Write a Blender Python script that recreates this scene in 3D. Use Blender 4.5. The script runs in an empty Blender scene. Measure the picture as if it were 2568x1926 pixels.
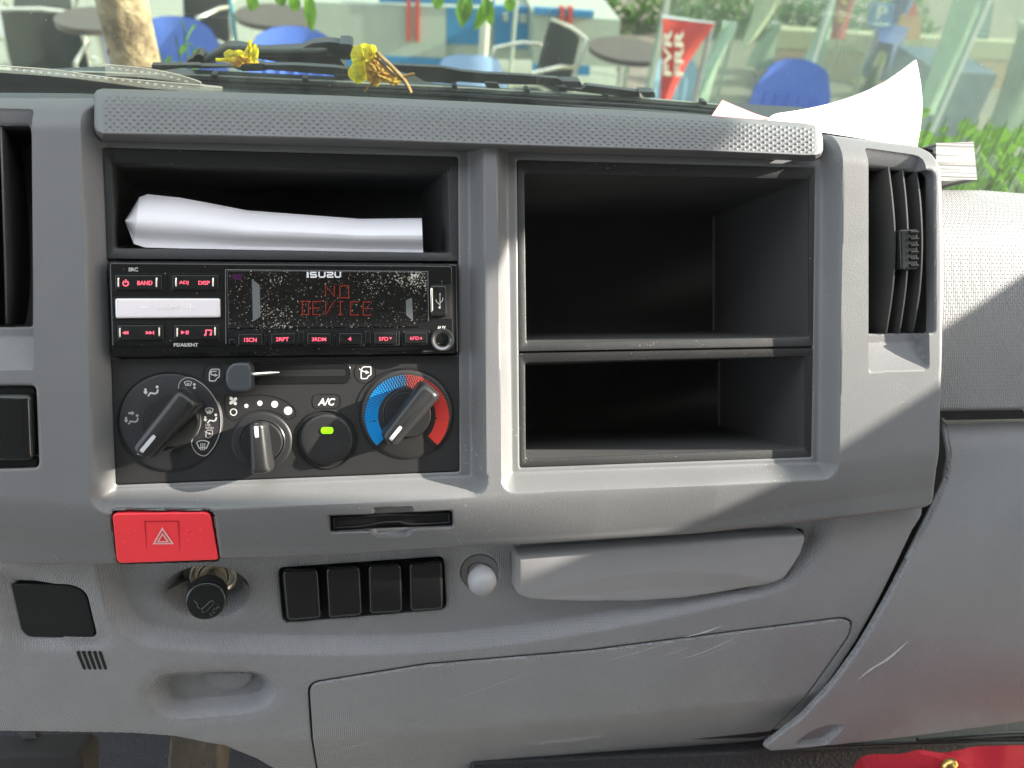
import bpy, bmesh, math, random
import numpy as np
from mathutils import Vector, Matrix
random.seed(7); np.random.seed(7)
SC = bpy.context.scene
COL = SC.collection
R = math.radians

# ------------------------------------------------------------------ camera
FPX, CX, CY, DIST = 2000.0, 1284.0, 963.0, 0.42
def _n(v): v = np.array(v, float); return v/np.linalg.norm(v)
UU = _n((12606, -214, 2000))                       # dashboard "right" in camera axes (x right, y down, z forward)
VV = np.array((99, 32237, 2000.)); VV = _n(VV-UU*np.dot(VV, UU))
NN = np.cross(UU, VV)
def cam2dash(v): return np.array((np.dot(v, UU), np.dot(v, NN), -np.dot(v, VV)))
FWD = cam2dash((0, 0, 1)); RGT = cam2dash((1, 0, 0)); UPV = cam2dash((0, -1, 0))
CAM = -DIST*FWD                                    # dashboard frame: x right, y into the dash, z up the dash face
TILT = R(36.5)
CAM_H = 2.35
M = Matrix.Translation((0, 0, CAM_H)) @ Matrix.Rotation(-TILT, 4, 'X')      # the face leans back: dash frame -> world
cw = M @ Vector(CAM)
M = Matrix.Translation((0, 0, CAM_H-cw.z)) @ M
camd = bpy.data.cameras.new('camera'); cam = bpy.data.objects.new('camera', camd); COL.objects.link(cam)
rot = Matrix((RGT, UPV, -FWD)).transposed().to_4x4()
cam.matrix_world = M @ Matrix.Translation(CAM) @ rot
camd.sensor_width = 36; camd.lens = 36*FPX/2568; camd.clip_start = .01; camd.clip_end = 300
camd.dof.use_dof = True; camd.dof.focus_distance = .43; camd.dof.aperture_fstop = 10
SC.camera = cam
SC.render.resolution_x = 1024; SC.render.resolution_y = 768
# ------------------------------------------------------------------ light
SUN_D = Vector((.90, -.31, .28)).normalized()      # towards the sun, in the dashboard frame
SUN_W = (M.to_3x3() @ SUN_D).normalized()
W = bpy.data.worlds.new('World'); SC.world = W; W.use_nodes = True
nt = W.node_tree; bg = nt.nodes['Background']
sky = nt.nodes.new('ShaderNodeTexSky'); sky.sky_type = 'NISHITA'; sky.sun_disc = False
sky.sun_elevation = math.asin(SUN_W.z); sky.sun_rotation = math.atan2(SUN_W.x, SUN_W.y)
tcw = nt.nodes.new('ShaderNodeTexCoord'); nzw = nt.nodes.new('ShaderNodeTexNoise'); nzw.inputs['Scale'].default_value = 2.2; nzw.inputs['Detail'].default_value = 6
nt.links.new(tcw.outputs['Generated'], nzw.inputs['Vector'])
sxw = nt.nodes.new('ShaderNodeSeparateXYZ'); nt.links.new(tcw.outputs['Generated'], sxw.inputs[0])
adw = nt.nodes.new('ShaderNodeMath'); adw.operation = 'MULTIPLY_ADD'; nt.links.new(sxw.outputs['Z'], adw.inputs[0]); adw.inputs[1].default_value = .45; nt.links.new(nzw.outputs[0], adw.inputs[2])
crw = nt.nodes.new('ShaderNodeValToRGB'); crw.color_ramp.elements[0].position = .52; crw.color_ramp.elements[1].position = .82; nt.links.new(adw.outputs[0], crw.inputs[0])
mxw = nt.nodes.new('ShaderNodeMix'); mxw.data_type = 'RGBA'; nt.links.new(crw.outputs[0], mxw.inputs[0]); nt.links.new(sky.outputs[0], mxw.inputs[6]); mxw.inputs[7].default_value = (5.6, 5.9, 6.4, 1)   # cloud added overhead to brighten and whiten the sky light
nt.links.new(mxw.outputs[2], bg.inputs[0]); bg.inputs[1].default_value = .10
sky.dust_density = 3.0; sky.ozone_density = .3
sl = bpy.data.lights.new('sun', 'SUN'); sl.energy = 3.5; sl.angle = R(.6); sl.color = (1, .94, .82)
so = bpy.data.objects.new('sun', sl); COL.objects.link(so)
so.rotation_euler = SUN_W.to_track_quat('Z', 'Y').to_euler(); so.location = (3, -2, 5)
SC.view_settings.view_transform = 'Standard'; SC.view_settings.look = 'None'
SC.view_settings.gamma = 1; SC.view_settings.use_curve_mapping = False
SC.view_settings.exposure = 2.38
# ------------------------------------------------------------------ projection helpers
def P(px, py, y=0.0):
    """photo pixel -> point of the dashboard frame on the plane at depth y"""
    d = cam2dash(((px-CX)/FPX, (py-CY)/FPX, 1.0)); t = (y-CAM[1])/d[1]
    return CAM+d*t
def PX(pts, y=0.0): return [tuple(P(a, b, y)) for a, b in pts]
def PF(a, b, f):
    y = f(*P(a, b, .01)[[0, 2]])
    for _ in range(12): p = P(a, b, y); y = .5*y+.5*f(p[0], p[2])
    return P(a, b, y)
def P2(pts, y=0.0): return np.array([(PF(a, b, y) if callable(y) else P(a, b, y))[[0, 2]] for a, b in pts])
def yo(y, d): return (lambda a, b: y(a, b)+d) if callable(y) else y+d
def view(x0, y0, s): return lambda *a: [(x0+a[i]/s, y0+a[i+1]/s) for i in range(0, len(a), 2)]
A = view(260, 880, 4.424); B = view(700, 880, 4.424); Cv = view(250, 640, 4.424); E = view(700, 640, 4.424)
G = view(200, 1240, 2.212); H = view(0, 1380, 2.765); K = view(1100, 1200, 1.8433); Lr = view(1868, 1000, 1.7914)
S = view(2068, 300, 2.074); T = view(1200, 340, 1.8433); Q = view(200, 340, 2.212); F = view(0, 0, 1/1.16094)
Z1 = view(0, 0, 4.424); Z2 = view(450, 0, 4.424); Z3 = view(900, 0, 4.424); Z4 = view(1350, 0, 4.424)
Z5 = view(1750, 0, 4.424); Z6 = view(2168, 0, 3.6075); V9 = view(1900, 1750, 3.311)
PXM = DIST/FPX                                      # metres per photo pixel on the face
# ------------------------------------------------------------------ materials
def newmat(name):
    m = bpy.data.materials.new(name); m.use_nodes = True
    return m, m.node_tree, m.node_tree.nodes['Principled BSDF']
def lnk(nt, a, b): nt.links.new(a, b)
def noise(nt, vec, scale, detail=3, rough=.6):
    n = nt.nodes.new('ShaderNodeTexNoise'); n.inputs['Scale'].default_value = scale
    n.inputs['Detail'].default_value = detail; n.inputs['Roughness'].default_value = rough
    if vec is not None: lnk(nt, vec, n.inputs['Vector'])
    return n
def ramp(nt, fac, stops):
    r = nt.nodes.new('ShaderNodeValToRGB'); cr = r.color_ramp
    while len(cr.elements) < len(stops): cr.elements.new(.5)
    for e, (p, c) in zip(cr.elements, stops):
        e.position = p; e.color = c if len(c) == 4 else (*c, 1)
    lnk(nt, fac, r.inputs[0]); return r
def objc(nt):
    t = nt.nodes.new('ShaderNodeTexCoord'); return t.outputs['Object']
def plastic(name, col, rough=.5, grain=1100, gstr=.25, gdist=.0002, weave=0, dust=.0, spec=.5, var=.06, coat=0, metal=0, dustscale=900, dustw=.35, dustt=None, zoned=False, wscale=1):
    m, nt, b = newmat(name)
    oc = objc(nt)
    b.inputs['Roughness'].default_value = rough; b.inputs['Specular IOR Level'].default_value = spec
    b.inputs['Metallic'].default_value = metal
    if coat: b.inputs['Coat Weight'].default_value = coat; b.inputs['Coat Roughness'].default_value = .08
    big = noise(nt, oc, 14, 4)
    c2 = [min(1, c*(1+var)) for c in col]; c1 = [c*(1-var) for c in col]
    cr = ramp(nt, big.outputs[0], [(.3, c1), (.7, c2)]); out = cr.outputs[0]
    rr_ = nt.nodes.new('ShaderNodeMapRange'); lnk(nt, noise(nt, oc, 45, 4).outputs[0], rr_.inputs[0])
    rr_.inputs[3].default_value = max(.02, rough-.07); rr_.inputs[4].default_value = rough+.07
    lnk(nt, rr_.outputs[0], b.inputs['Roughness'])
    if dust > 0:
        dn = noise(nt, oc, dustscale, 2, .5); dm = noise(nt, oc, 22, 3)
        mu = nt.nodes.new('ShaderNodeMath'); mu.operation = 'MULTIPLY_ADD'
        mo = dm.outputs[0]
        if zoned:
            mr = nt.nodes.new('ShaderNodeMapRange'); lnk(nt, mo, mr.inputs[0]); mr.inputs[1].default_value = .50; mr.inputs[2].default_value = .68; mo = mr.outputs[0]
            sx_ = nt.nodes.new('ShaderNodeSeparateXYZ'); lnk(nt, oc, sx_.inputs[0]); ma_ = nt.nodes.new('ShaderNodeMath'); ma_.operation = 'MULTIPLY_ADD'; lnk(nt, sx_.outputs['X'], ma_.inputs[0]); ma_.inputs[1].default_value = 2.2; lnk(nt, dm.outputs[0], ma_.inputs[2])
            mb_ = nt.nodes.new('ShaderNodeMath'); mb_.operation = 'SUBTRACT'; lnk(nt, ma_.outputs[0], mb_.inputs[0]); mb_.inputs[1].default_value = 2.2*zoned; lnk(nt, mb_.outputs[0], mr.inputs[0])
        lnk(nt, mo, mu.inputs[0]); mu.inputs[1].default_value = dustw; lnk(nt, dn.outputs[0], mu.inputs[2])
        dt_ = dustt or (.92-dust, .97-dust*.9); dr = ramp(nt, mu.outputs[0], [(min(.99, dt_[0]), (0, 0, 0)), (min(1, dt_[1]), (1, 1, 1))])
        mx = nt.nodes.new('ShaderNodeMix'); mx.data_type = 'RGBA'
        lnk(nt, dr.outputs[0], mx.inputs[0]); lnk(nt, out, mx.inputs[6]); mx.inputs[7].default_value = (.38, .36, .30, 1)
        out = mx.outputs[2]
    lnk(nt, out, b.inputs['Base Color'])
    h = None
    if grain:
        g1 = noise(nt, oc, grain, 2, .6); h = g1.outputs[0]
    if weave:
        sx = nt.nodes.new('ShaderNodeSeparateXYZ'); lnk(nt, oc, sx.inputs[0])
        cb = nt.nodes.new('ShaderNodeCombineXYZ'); lnk(nt, sx.outputs['Z'], cb.inputs[0]); lnk(nt, sx.outputs['X'], cb.inputs[1])
        br = nt.nodes.new('ShaderNodeTexBrick'); lnk(nt, cb.outputs[0], br.inputs['Vector'])
        br.inputs['Scale'].default_value = 1; br.inputs['Brick Width'].default_value = .0030*wscale; br.inputs['Row Height'].default_value = .00105*wscale
        br.inputs['Mortar Size'].default_value = .00028*wscale; br.inputs['Mortar Smooth'].default_value = .9
        br.inputs['Color1'].default_value = (1, 1, 1, 1); br.inputs['Color2'].default_value = (.8, .8, .8, 1); br.inputs['Mortar'].default_value = (0, 0, 0, 1)
        bw = nt.nodes.new('ShaderNodeBump'); bw.inputs['Strength'].default_value = weave; bw.inputs['Distance'].default_value = .0005*wscale
        lnk(nt, br.outputs['Color'], bw.inputs['Height'])
    if h is not None:
        bp = nt.nodes.new('ShaderNodeBump'); bp.inputs['Strength'].default_value = gstr; bp.inputs['Distance'].default_value = gdist
        lnk(nt, h, bp.inputs['Height'])
        if weave: lnk(nt, bw.outputs[0], bp.inputs['Normal'])
        lnk(nt, bp.outputs[0], b.inputs['Normal'])
    elif weave: lnk(nt, bw.outputs[0], b.inputs['Normal'])
    return m
MT = {}
MT['grey'] = plastic('grey_grained_plastic', (.150, .150, .153), .40, 1300, .55, .00022, dust=.01)
MT['trim'] = plastic('dimpled_plastic', (.150, .150, .153), .42, 1500, .4, .00018, dust=0)
MT['weave'] = plastic('woven_texture_plastic', (.285, .287, .298), .46, 1500, .25, .00015, weave=1.0, wscale=1.15, dust=.0)
MT['weave2'] = plastic('pale_woven_texture_plastic', (.27, .27, .275), .5, 1500, .25, .00015, weave=1.0, wscale=1.5)
MT['tray'] = plastic('smooth_grey_plastic', (.30, .298, .31), .44, 1500, .25, .00012)
MT['black'] = plastic('black_grained_plastic', (.016, .016, .0165), .45, 1300, .6, .00022, dust=.01)
MT['blackin'] = plastic('black_smooth_plastic', (.085, .084, .084), .38, 900, .1, .0001, dust=.0)
MT['panel'] = plastic('climate_panel_black', (.018, .0175, .018), .48, 1800, .25, .0001, dust=.0)
MT['gloss'] = plastic('gloss_black_plastic', (.008, .008, .009), .10, 0, dust=.015, dustscale=900)
MT['gloss2'] = plastic('gloss_black_switch', (.012, .013, .013), .14, 0, dust=.0)
MT['knob'] = plastic('satin_black_knob', (.022, .022, .023), .32, 1500, .2, .0001)
MT['void'] = plastic('dark_cavity', (.004, .004, .004), .8, 0)
MT['white'] = plastic('white_print', (.62, .62, .6), .5, 0, var=.02)
MT['grey_print'] = plastic('grey_print', (.4, .38, .37), .5, 0, var=.02)
MT['redm'] = plastic('red_switch_plastic', (.95, .05, .065), .42, 900, .12, .0001, var=.03)
MT['pink'] = plastic('pale_pink_print', (.85, .45, .45), .5, 0, var=.02)
MT['blue'] = plastic('blue_print', (.0, .22, .58), .45, 0, var=.03)
MT['redp'] = plastic('red_print', (.72, .05, .04), .45, 0, var=.03)
MT['ptr'] = plastic('pale_pointer', (.55, .56, .58), .4, 0, var=.02)
MT['chrome'] = plastic('chrome', (.92, .86, .74), .24, 0, metal=1, var=.02)
MT['volume'] = plastic('white_gloss_button', (.82, .76, .78), .15, 0, coat=.5, var=.02)
MT['paper'] = plastic('white_paper', (.82, .81, .84), .6, 260, .25, .0006, var=.02, spec=.2)
MT['hook'] = plastic('pale_grey_plastic', (.30, .30, .31), .42, 900, .1, .0001)
def emis(name, col, s, base=(.02, .0, .0)):
    m, nt, b = newmat(name); b.inputs['Base Color'].default_value = (*base, 1)
    b.inputs['Emission Color'].default_value = (*col, 1); b.inputs['Emission Strength'].default_value = s; b.inputs['Roughness'].default_value = .3
    return m
MT['lit'] = emis('backlit_red_symbol', (1, .13, .2), .33)
MT['lcd'] = emis('red_display_segments', (1, .08, .03), .06)
MT['green'] = emis('green_indicator', (.28, .85, .01), .34, (.05, .25, 0))
MT['lcdglass'] = plastic('display_window', (.007, .0065, .0065), .08, 0, dust=.10, dustscale=1300, dustw=.22, dustt=(.66, .72), zoned=float(P(930, 740)[0]))  # dust kept to the right, painting in where sunlight shows it
# ------------------------------------------------------------------ object helpers
def tag(o, label=None, cat=None, group=None, kind=None):
    if label: o['label'] = label
    if cat: o['category'] = cat
    if group: o['group'] = group
    if kind: o['kind'] = kind
    return o
def mesh_from(name, verts, faces, smooth=None):
    me = bpy.data.meshes.new(name)
    me.from_pydata([tuple(v) for v in verts], [], faces)
    if smooth is not None: finish(me, smooth)
    return me
def finish(me, smooth):
    bm = bmesh.new(); bm.from_mesh(me); bmesh.ops.remove_doubles(bm, verts=bm.verts, dist=2e-7); bmesh.ops.recalc_face_normals(bm, faces=bm.faces); bm.to_mesh(me); bm.free()
    if smooth:
        me.polygons.foreach_set('use_smooth', [len(p.vertices) < 9 or smooth > 170 for p in me.polygons]); me.set_sharp_from_angle(angle=R(smooth))
    me.update()
BASES = {}
def root(name, label, cat, base=(0, 0, 0), group=None, world=False):
    o = bpy.data.objects.new(name, None); COL.objects.link(o); o.empty_display_size = .02
    T_ = Matrix.Translation(base)
    o.matrix_world = T_ if world else M @ T_
    BASES[o.name] = tuple(base); return tag(o, label, cat, group)
def link(name, me, mat, parent=None, world=False):
    o = bpy.data.objects.new(name, me); COL.objects.link(o); me.name = name
    if mat is not None: me.materials.append(mat if not isinstance(mat, str) else MT[mat])
    if parent is None:
        if not world: o.matrix_world = M
    else:
        o.parent = parent
        if parent.name in BASES: o.location = -Vector(BASES[parent.name])
    return o
class MB:
    def __init__(s): s.v = []; s.f = []
    def add(s, v, f):
        n = len(s.v); s.v += [tuple(a) for a in v]; s.f += [tuple(i+n for i in q) for q in f]; return s
    def loft(s, loops, cap0=False, cap1=False, closed=True):
        n = len(loops[0]); v = [p for l in loops for p in l]; f = []
        for k in range(len(loops)-1):
            for i in range(n if closed else n-1):
                j = (i+1) % n; f.append((k*n+i, k*n+j, (k+1)*n+j, (k+1)*n+i))
        if cap0: f.append(tuple(range(n)))
        if cap1: f.append(tuple((len(loops)-1)*n+i for i in range(n)))
        return s.add(v, f)
    def box(s, c, d, rz=0, rx=0):
        x, y, z = (q/2 for q in d); m = Matrix.Translation(c) @ Matrix.Rotation(rz, 4, 'Z') @ Matrix.Rotation(rx, 4, 'X')
        v = [m @ Vector((a*x, b*y, e*z)) for a in (-1, 1) for b in (-1, 1) for e in (-1, 1)]
        return s.add(v, [(0, 1, 3, 2), (4, 6, 7, 5), (0, 4, 5, 1), (2, 3, 7, 6), (0, 2, 6, 4), (1, 5, 7, 3)])
    def tube(s, pts, r, seg=10, cap=True):
        pts = [Vector(p) for p in pts]; loops = []; rs = r if hasattr(r, '__len__') else [r]*len(pts)
        up = Vector((0, 0, 1))
        for i, p in enumerate(pts):
            d = (pts[min(i+1, len(pts)-1)]-pts[max(i-1, 0)]).normalized()
            a = d.cross(up); a = a.normalized() if a.length > .05 else d.cross(Vector((0, 1, 0))).normalized()
            b = d.cross(a)
            loops.append([p+(a*math.cos(t)+b*math.sin(t))*rs[i] for t in [2*math.pi*k/seg for k in range(seg)]])
        return s.loft(loops, cap, cap)
    def build(s, name, mat, parent=None, smooth=40, world=False):
        return link(name, mesh_from(name, s.v, s.f, smooth), mat, parent, world)
def rpoly(corners, r, seg=5):
    """round the corners of a pixel polygon; r one radius or one per corner"""
    n = len(corners); out = []; c = [np.array(p, float) for p in corners]
    for i in range(n):
        p, a, b = c[i], c[i-1], c[(i+1) % n]; rad = r[i] if hasattr(r, '__len__') else r
        u = a-p; v = b-p; lu, lv = np.linalg.norm(u), np.linalg.norm(v); rad = min(rad, lu*.49, lv*.49)
        p0 = p+u/lu*rad; p1 = p+v/lv*rad
        for k in range(seg+1):
            t = k/seg; out.append(tuple((1-t)**2*p0+2*t*(1-t)*p+t*t*p1))
    return out
def smoothpts(pts, n=8, closed=False):
    """Catmull-Rom through points"""
    p = [np.array(q, float) for q in pts]; out = []; N = len(p)
    for i in range(N if closed else N-1):
        a, b, c, d = (p[(i-1) % N], p[i], p[(i+1) % N], p[(i+2) % N]) if closed else (p[max(i-1, 0)], p[i], p[i+1], p[min(i+2, N-1)])
        for k in range(n):
            t = k/n; out.append(tuple(.5*((2*b)+(c-a)*t+(2*a-5*b+4*c-d)*t*t+(3*b-a-3*c+d)*t**3)))
    if not closed: out.append(tuple(p[-1]))
    return out
def inset(poly, d):
    p = np.array(poly, float); n = len(p)
    area = .5*np.sum(p[:, 0]*np.roll(p[:, 1], -1)-np.roll(p[:, 0], -1)*p[:, 1]); sg = 1 if area > 0 else -1
    e = np.roll(p, -1, 0)-p; L = np.linalg.norm(e, axis=1, keepdims=True); L[L == 0] = 1; e = e/L
    nr = np.stack([-e[:, 1], e[:, 0]], 1)*sg
    pr = np.roll(nr, 1, 0); m = nr+pr; ml = np.linalg.norm(m, axis=1, keepdims=True); ml[ml < .2] = .2; m = m/ml
    c = np.clip(np.sum(m*nr, 1, keepdims=True), .5, 1)
    q = p+m*d/c
    if abs(d) < 1e-9: return q
    for _ in range(6):                          # collapse arcs that would fold over themselves
        bad = np.sum((np.roll(q, -1, 0)-q)*e, 1) < -1e-9
        if not bad.any(): break
        if bad.all(): break
        st = [i for i in range(n) if bad[i] and not bad[i-1]]
        for i in st:
            j = i
            while bad[j % n]: j += 1
            ids = [k % n for k in range(i, j+1)]; q[ids] = q[ids].mean(0)
    return q
def L3(poly2, y):
    if callable(y): return [(a, y(a, b), b) for a, b in poly2]
    return [(a, y, b) for a, b in poly2]
def prism(mb, px, yf, yb, bev=.0006, seg=3, capb=False, dome=0, y0=None):
    """pixel outline -> plate with rounded front edge, from depth yf (front) to yb (back)"""
    p = P2(px, yf if y0 is None else y0); loops = []
    loops.append(L3(inset(p, bev+.0005), yf)); loops.append(L3(inset(p, bev+.0002), yf))
    for k in range(seg+1):
        a = math.pi/2*k/seg
        loops.append(L3(inset(p, bev*(1-math.sin(a))), yo(yf, bev*(1-math.cos(a)))))
    loops.append(L3(p, yb))
    mb.loft(loops, True, capb); return mb
def ring(mb, pin, pout, y, yb=None, wall=True):
    """flat frame between outer and inner polygons having equal counts (pixel coords)"""
    o = P2(pout, y); i = P2(pin, y)
    loops = [L3(o, yb if yb is not None else yo(y, .02)), L3(o, yo(y, .0005)), L3(inset(o, .0004), y), L3(inset(i, -.0005), y), L3(inset(i, -.0001), yo(y, .0003)), L3(i, yo(y, .0009))]
    mb.loft(loops); return mb
def circ(cx, cy, r, n=40, ry=None, rot=0):
    ry = ry or r
    return [(cx+r*math.cos(t)*math.cos(rot)-ry*math.sin(t)*math.sin(rot), cy+r*math.cos(t)*math.sin(rot)+ry*math.sin(t)*math.cos(rot)) for t in [2*math.pi*k/n for k in range(n)]]
def stroke(mb, pts, w, y, th=.00012, closed=False):
    """flat printed line of pixel width w through pixel points"""
    p = np.array(P2(pts, y)); hw = w*PXM/2; n = len(p)
    if closed: p = np.vstack([p, p[:1], p[1:2]]); n = len(p)
    Lp, Rp = [], []
    for i in range(n):
        a = p[max(i-1, 0)]; b = p[min(i+1, n-1)]
        d0 = p[i]-a; d1 = b-p[i]
        d0 = d0/(np.linalg.norm(d0) or 1); d1 = d1/(np.linalg.norm(d1) or 1); d = d0+d1; d = d/(np.linalg.norm(d) or 1)
        nrm = np.array((-d[1], d[0])); q = d1 if np.linalg.norm(d1) else d0
        c = abs(np.dot(nrm, (-q[1], q[0]))); c = max(c, .55)
        Lp.append(p[i]+nrm*hw/c); Rp.append(p[i]-nrm*hw/c)
    v = []; f = []
    for i in range(n):
        for q in (Lp[i], Rp[i]):
            y_ = y(q[0], q[1]) if callable(y) else y; v += [(q[0], y_-th, q[1]), (q[0], y_+.0002, q[1])]
    for i in range(n-1):
        a = i*4; b = a+4; f += [(a, b, b+2, a+2), (a, a+1, b+1, b), (a+2, b+2, b+3, a+3)]
    f += [(0, 2, 3, 1), (4*n-4, 4*n-3, 4*n-1, 4*n-2)]
    return mb.add(v, f)
def patch(mb, pts, y, th=.00012):
    p = P2(pts, y); mb.loft([L3(p, yo(y, -th)), L3(p, yo(y, .0002))], True, False); return mb
_fonts = {}
def text_mesh(txt, bold=0, shear=0):
    cu = bpy.data.curves.new('txt', 'FONT'); cu.body = txt; cu.size = 1; cu.extrude = .01; cu.offset = bold; cu.shear = shear
    cu.resolution_u = 3
    o = bpy.data.objects.new('txt', cu); COL.objects.link(o)
    bpy.context.view_layer.update()
    me = bpy.data.meshes.new_from_object(o.evaluated_get(bpy.context.evaluated_depsgraph_get()))
    bpy.data.objects.remove(o); bpy.data.curves.remove(cu)
    return me
def text(name, txt, box, y, mat, parent, bold=0.015, shear=0, th=.00015, world=None):
    """text filling the pixel quad/box (x0,y0,x1,y1) on the plane y"""
    me = text_mesh(txt, bold, shear); n = len(me.vertices); co = np.empty(n*3); me.vertices.foreach_get('co', co); co = co.reshape(-1, 3)
    mn = co.min(0); mx = co.max(0); u = (co[:, 0]-mn[0])/(mx[0]-mn[0]); v = (co[:, 1]-mn[1])/(mx[1]-mn[1])
    if len(box) == 4: x0, y0, x1, y1 = box; tl, tr, bl, br = (x0, y0), (x1, y0), (x0, y1), (x1, y1)
    else: tl, tr, br, bl = box
    p = [P2([q], y)[0] for q in (bl, br, tl, tr)]
    q = np.outer((1-u)*(1-v), p[0])+np.outer(u*(1-v), p[1])+np.outer((1-u)*v, p[2])+np.outer(u*v, p[3])
    out = np.stack([q[:, 0], np.where(co[:, 2] > 0, y-th, y+.0002), q[:, 1]], 1)
    me.vertices.foreach_set('co', out.ravel()); me.materials.clear(); finish(me, 0)
    return link(name, me, mat, parent)
# ------------------------------------------------------------------ height fields
def sdf(poly, X, Z):
    p = np.asarray(poly, float); n = len(p); D = np.full(X.shape, 1e9); ins = np.zeros(X.shape, bool)
    for i in range(n):
        a = p[i]; b = p[(i+1) % n]; e = b-a; L = e@e
        if L == 0: continue
        wx = X-a[0]; wz = Z-a[1]; t = np.clip((wx*e[0]+wz*e[1])/L, 0, 1)
        D = np.minimum(D, (wx-e[0]*t)**2+(wz-e[1]*t)**2)
        if a[1] != b[1]:
            c = ((a[1] > Z) != (b[1] > Z)) & (X < (b[0]-a[0])*(Z-a[1])/(b[1]-a[1])+a[0]); ins ^= c
    D = np.sqrt(D); return np.where(ins, -D, D)
def sst(t): t = np.clip(t, 0, 1); return t*t*(3-2*t)
def lin(t, s=.25):
    """0..1 ramp, straight in the middle with softened ends"""
    t = np.clip(t, 0, 1); return sst(t)*s*2+t*(1-s*2) if s < .5 else sst(t)
def line_at(pts, X, y=0.):
    p = P2(pts, y); o = np.argsort(p[:, 0]); return np.interp(X, p[o, 0], p[o, 1])
def hfield(name, func, bounds, step, outline=None, cuts=(), creases=(), mat='grey', parent=None, edge_r=.004, wall=.012, cutwall=.006, smooth=38):
    x0, x1, z0, z1 = bounds; nx = int((x1-x0)/step)+1; nz = int((z1-z0)/step)+1
    X, Z = np.meshgrid(np.linspace(x0, x1, nx), np.linspace(z0, z1, nz)); X = X.copy(); Z = Z.copy()
    def snap(poly):
        d = sdf(poly, X, Z); gz, gx = np.gradient(d, step); g = np.hypot(gx, gz)+1e-9
        m = np.abs(d) < .56*step; X[m] -= (d*gx/g**2)[m]; Z[m] -= (d*gz/g**2)[m]
        return m
    snaps = [(c, snap(c)) for c in ([outline] if outline is not None else [])+list(cuts)]
    for c in creases: snap(c)
    Y = func(X, Z); dead = np.zeros(X.shape, bool)
    if outline is not None:
        d = sdf(outline, X, Z); d[snaps[0][1]] = 0
        i = -d; r = edge_r; t = np.clip((r-i)/r, 0, 1); Y = Y+r*(1-np.sqrt(np.clip(1-t*t, 0, 1)))
        dead |= d > .2*step
    for c, m in snaps[(1 if outline is not None else 0):]:
        d = sdf(c, X, Z); d[m] = 0; rr_ = .0009
        t = np.clip((rr_-d)/rr_, 0, 1)*(d >= 0); Y = Y+.0006*t*t
        dead |= d < -.2*step
    idx = np.arange(nx*nz).reshape(nz, nx)
    q = np.stack([idx[:-1, :-1], idx[:-1, 1:], idx[1:, 1:], idx[1:, :-1]], -1).reshape(-1, 4)
    dd = dead.ravel(); nd = dd[q].sum(1); one = q[nd == 1]; q = q[nd == 0]
    if len(one):
        k1 = dd[one].argmax(1); r_ = np.arange(len(one)); one = np.stack([one[r_, (k1+1) % 4], one[r_, (k1+2) % 4], one[r_, (k1+3) % 4]], 1)
        q = np.vstack([q, np.c_[one, np.full(len(one), -7)]])
    tri_ = q[:, 3] == -7; T3 = q[tri_, :3]; q = q[~tri_]; used = np.unique(np.concatenate([q.ravel(), T3.ravel()])); remap = np.full(nx*nz, -1); remap[used] = np.arange(len(used)); q = remap[q]; T3 = remap[T3]
    co = np.stack([X.ravel()[used], Y.ravel()[used], Z.ravel()[used]], 1)
    for k_, (c, m) in enumerate(snaps):                    # smooth side walls along every edge
        isout = outline is not None and k_ == 0; c = np.asarray(c, float); pts = []
        for a, b in zip(c, np.roll(c, -1, 0)):
            L = np.linalg.norm(b-a); nn_ = max(1, int(L/.0012)); pts += [a+(b-a)*t/nn_ for t in range(nn_)]
        pts = np.array(pts); ins = (pts[:, 0] > x0) & (pts[:, 0] < x1) & (pts[:, 1] > z0) & (pts[:, 1] < z1)
        y = func(pts[:, 0][None], pts[:, 1][None])[0]+(edge_r if isout else .0006)-.00005; W_ = wall if isout else cutwall; n0 = len(co); n = len(pts)
        co = np.vstack([co, np.c_[pts[:, 0], y, pts[:, 1]], np.c_[pts[:, 0], y+W_*.3, pts[:, 1]], np.c_[pts[:, 0], y+W_, pts[:, 1]]])
        a = np.arange(n); b = (a+1) % n; ok = ins & ins[b]; a = a[ok]; b = b[ok]
        for l in (0, 1): q = np.vstack([q, np.stack([n0+l*n+a, n0+l*n+b, n0+(l+1)*n+b, n0+(l+1)*n+a], -1)])
    me = bpy.data.meshes.new(name); me.vertices.add(len(co)); me.vertices.foreach_set('co', co.ravel())
    li = np.concatenate([q.ravel(), T3.ravel()]); nf = len(q)+len(T3)
    me.loops.add(len(li)); me.loops.foreach_set('vertex_index', li)
    me.polygons.add(nf); me.polygons.foreach_set('loop_start', np.concatenate([np.arange(0, q.size, 4), q.size+np.arange(0, T3.size, 3)])); me.polygons.foreach_set('loop_total', np.concatenate([np.full(len(q), 4), np.full(len(T3), 3)]))
    me.update(calc_edges=True); me.polygons.foreach_set('use_smooth', np.ones(nf, bool)); me.set_sharp_from_angle(angle=R(smooth)); me.update()
    return link(name, me, mat, parent)
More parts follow.
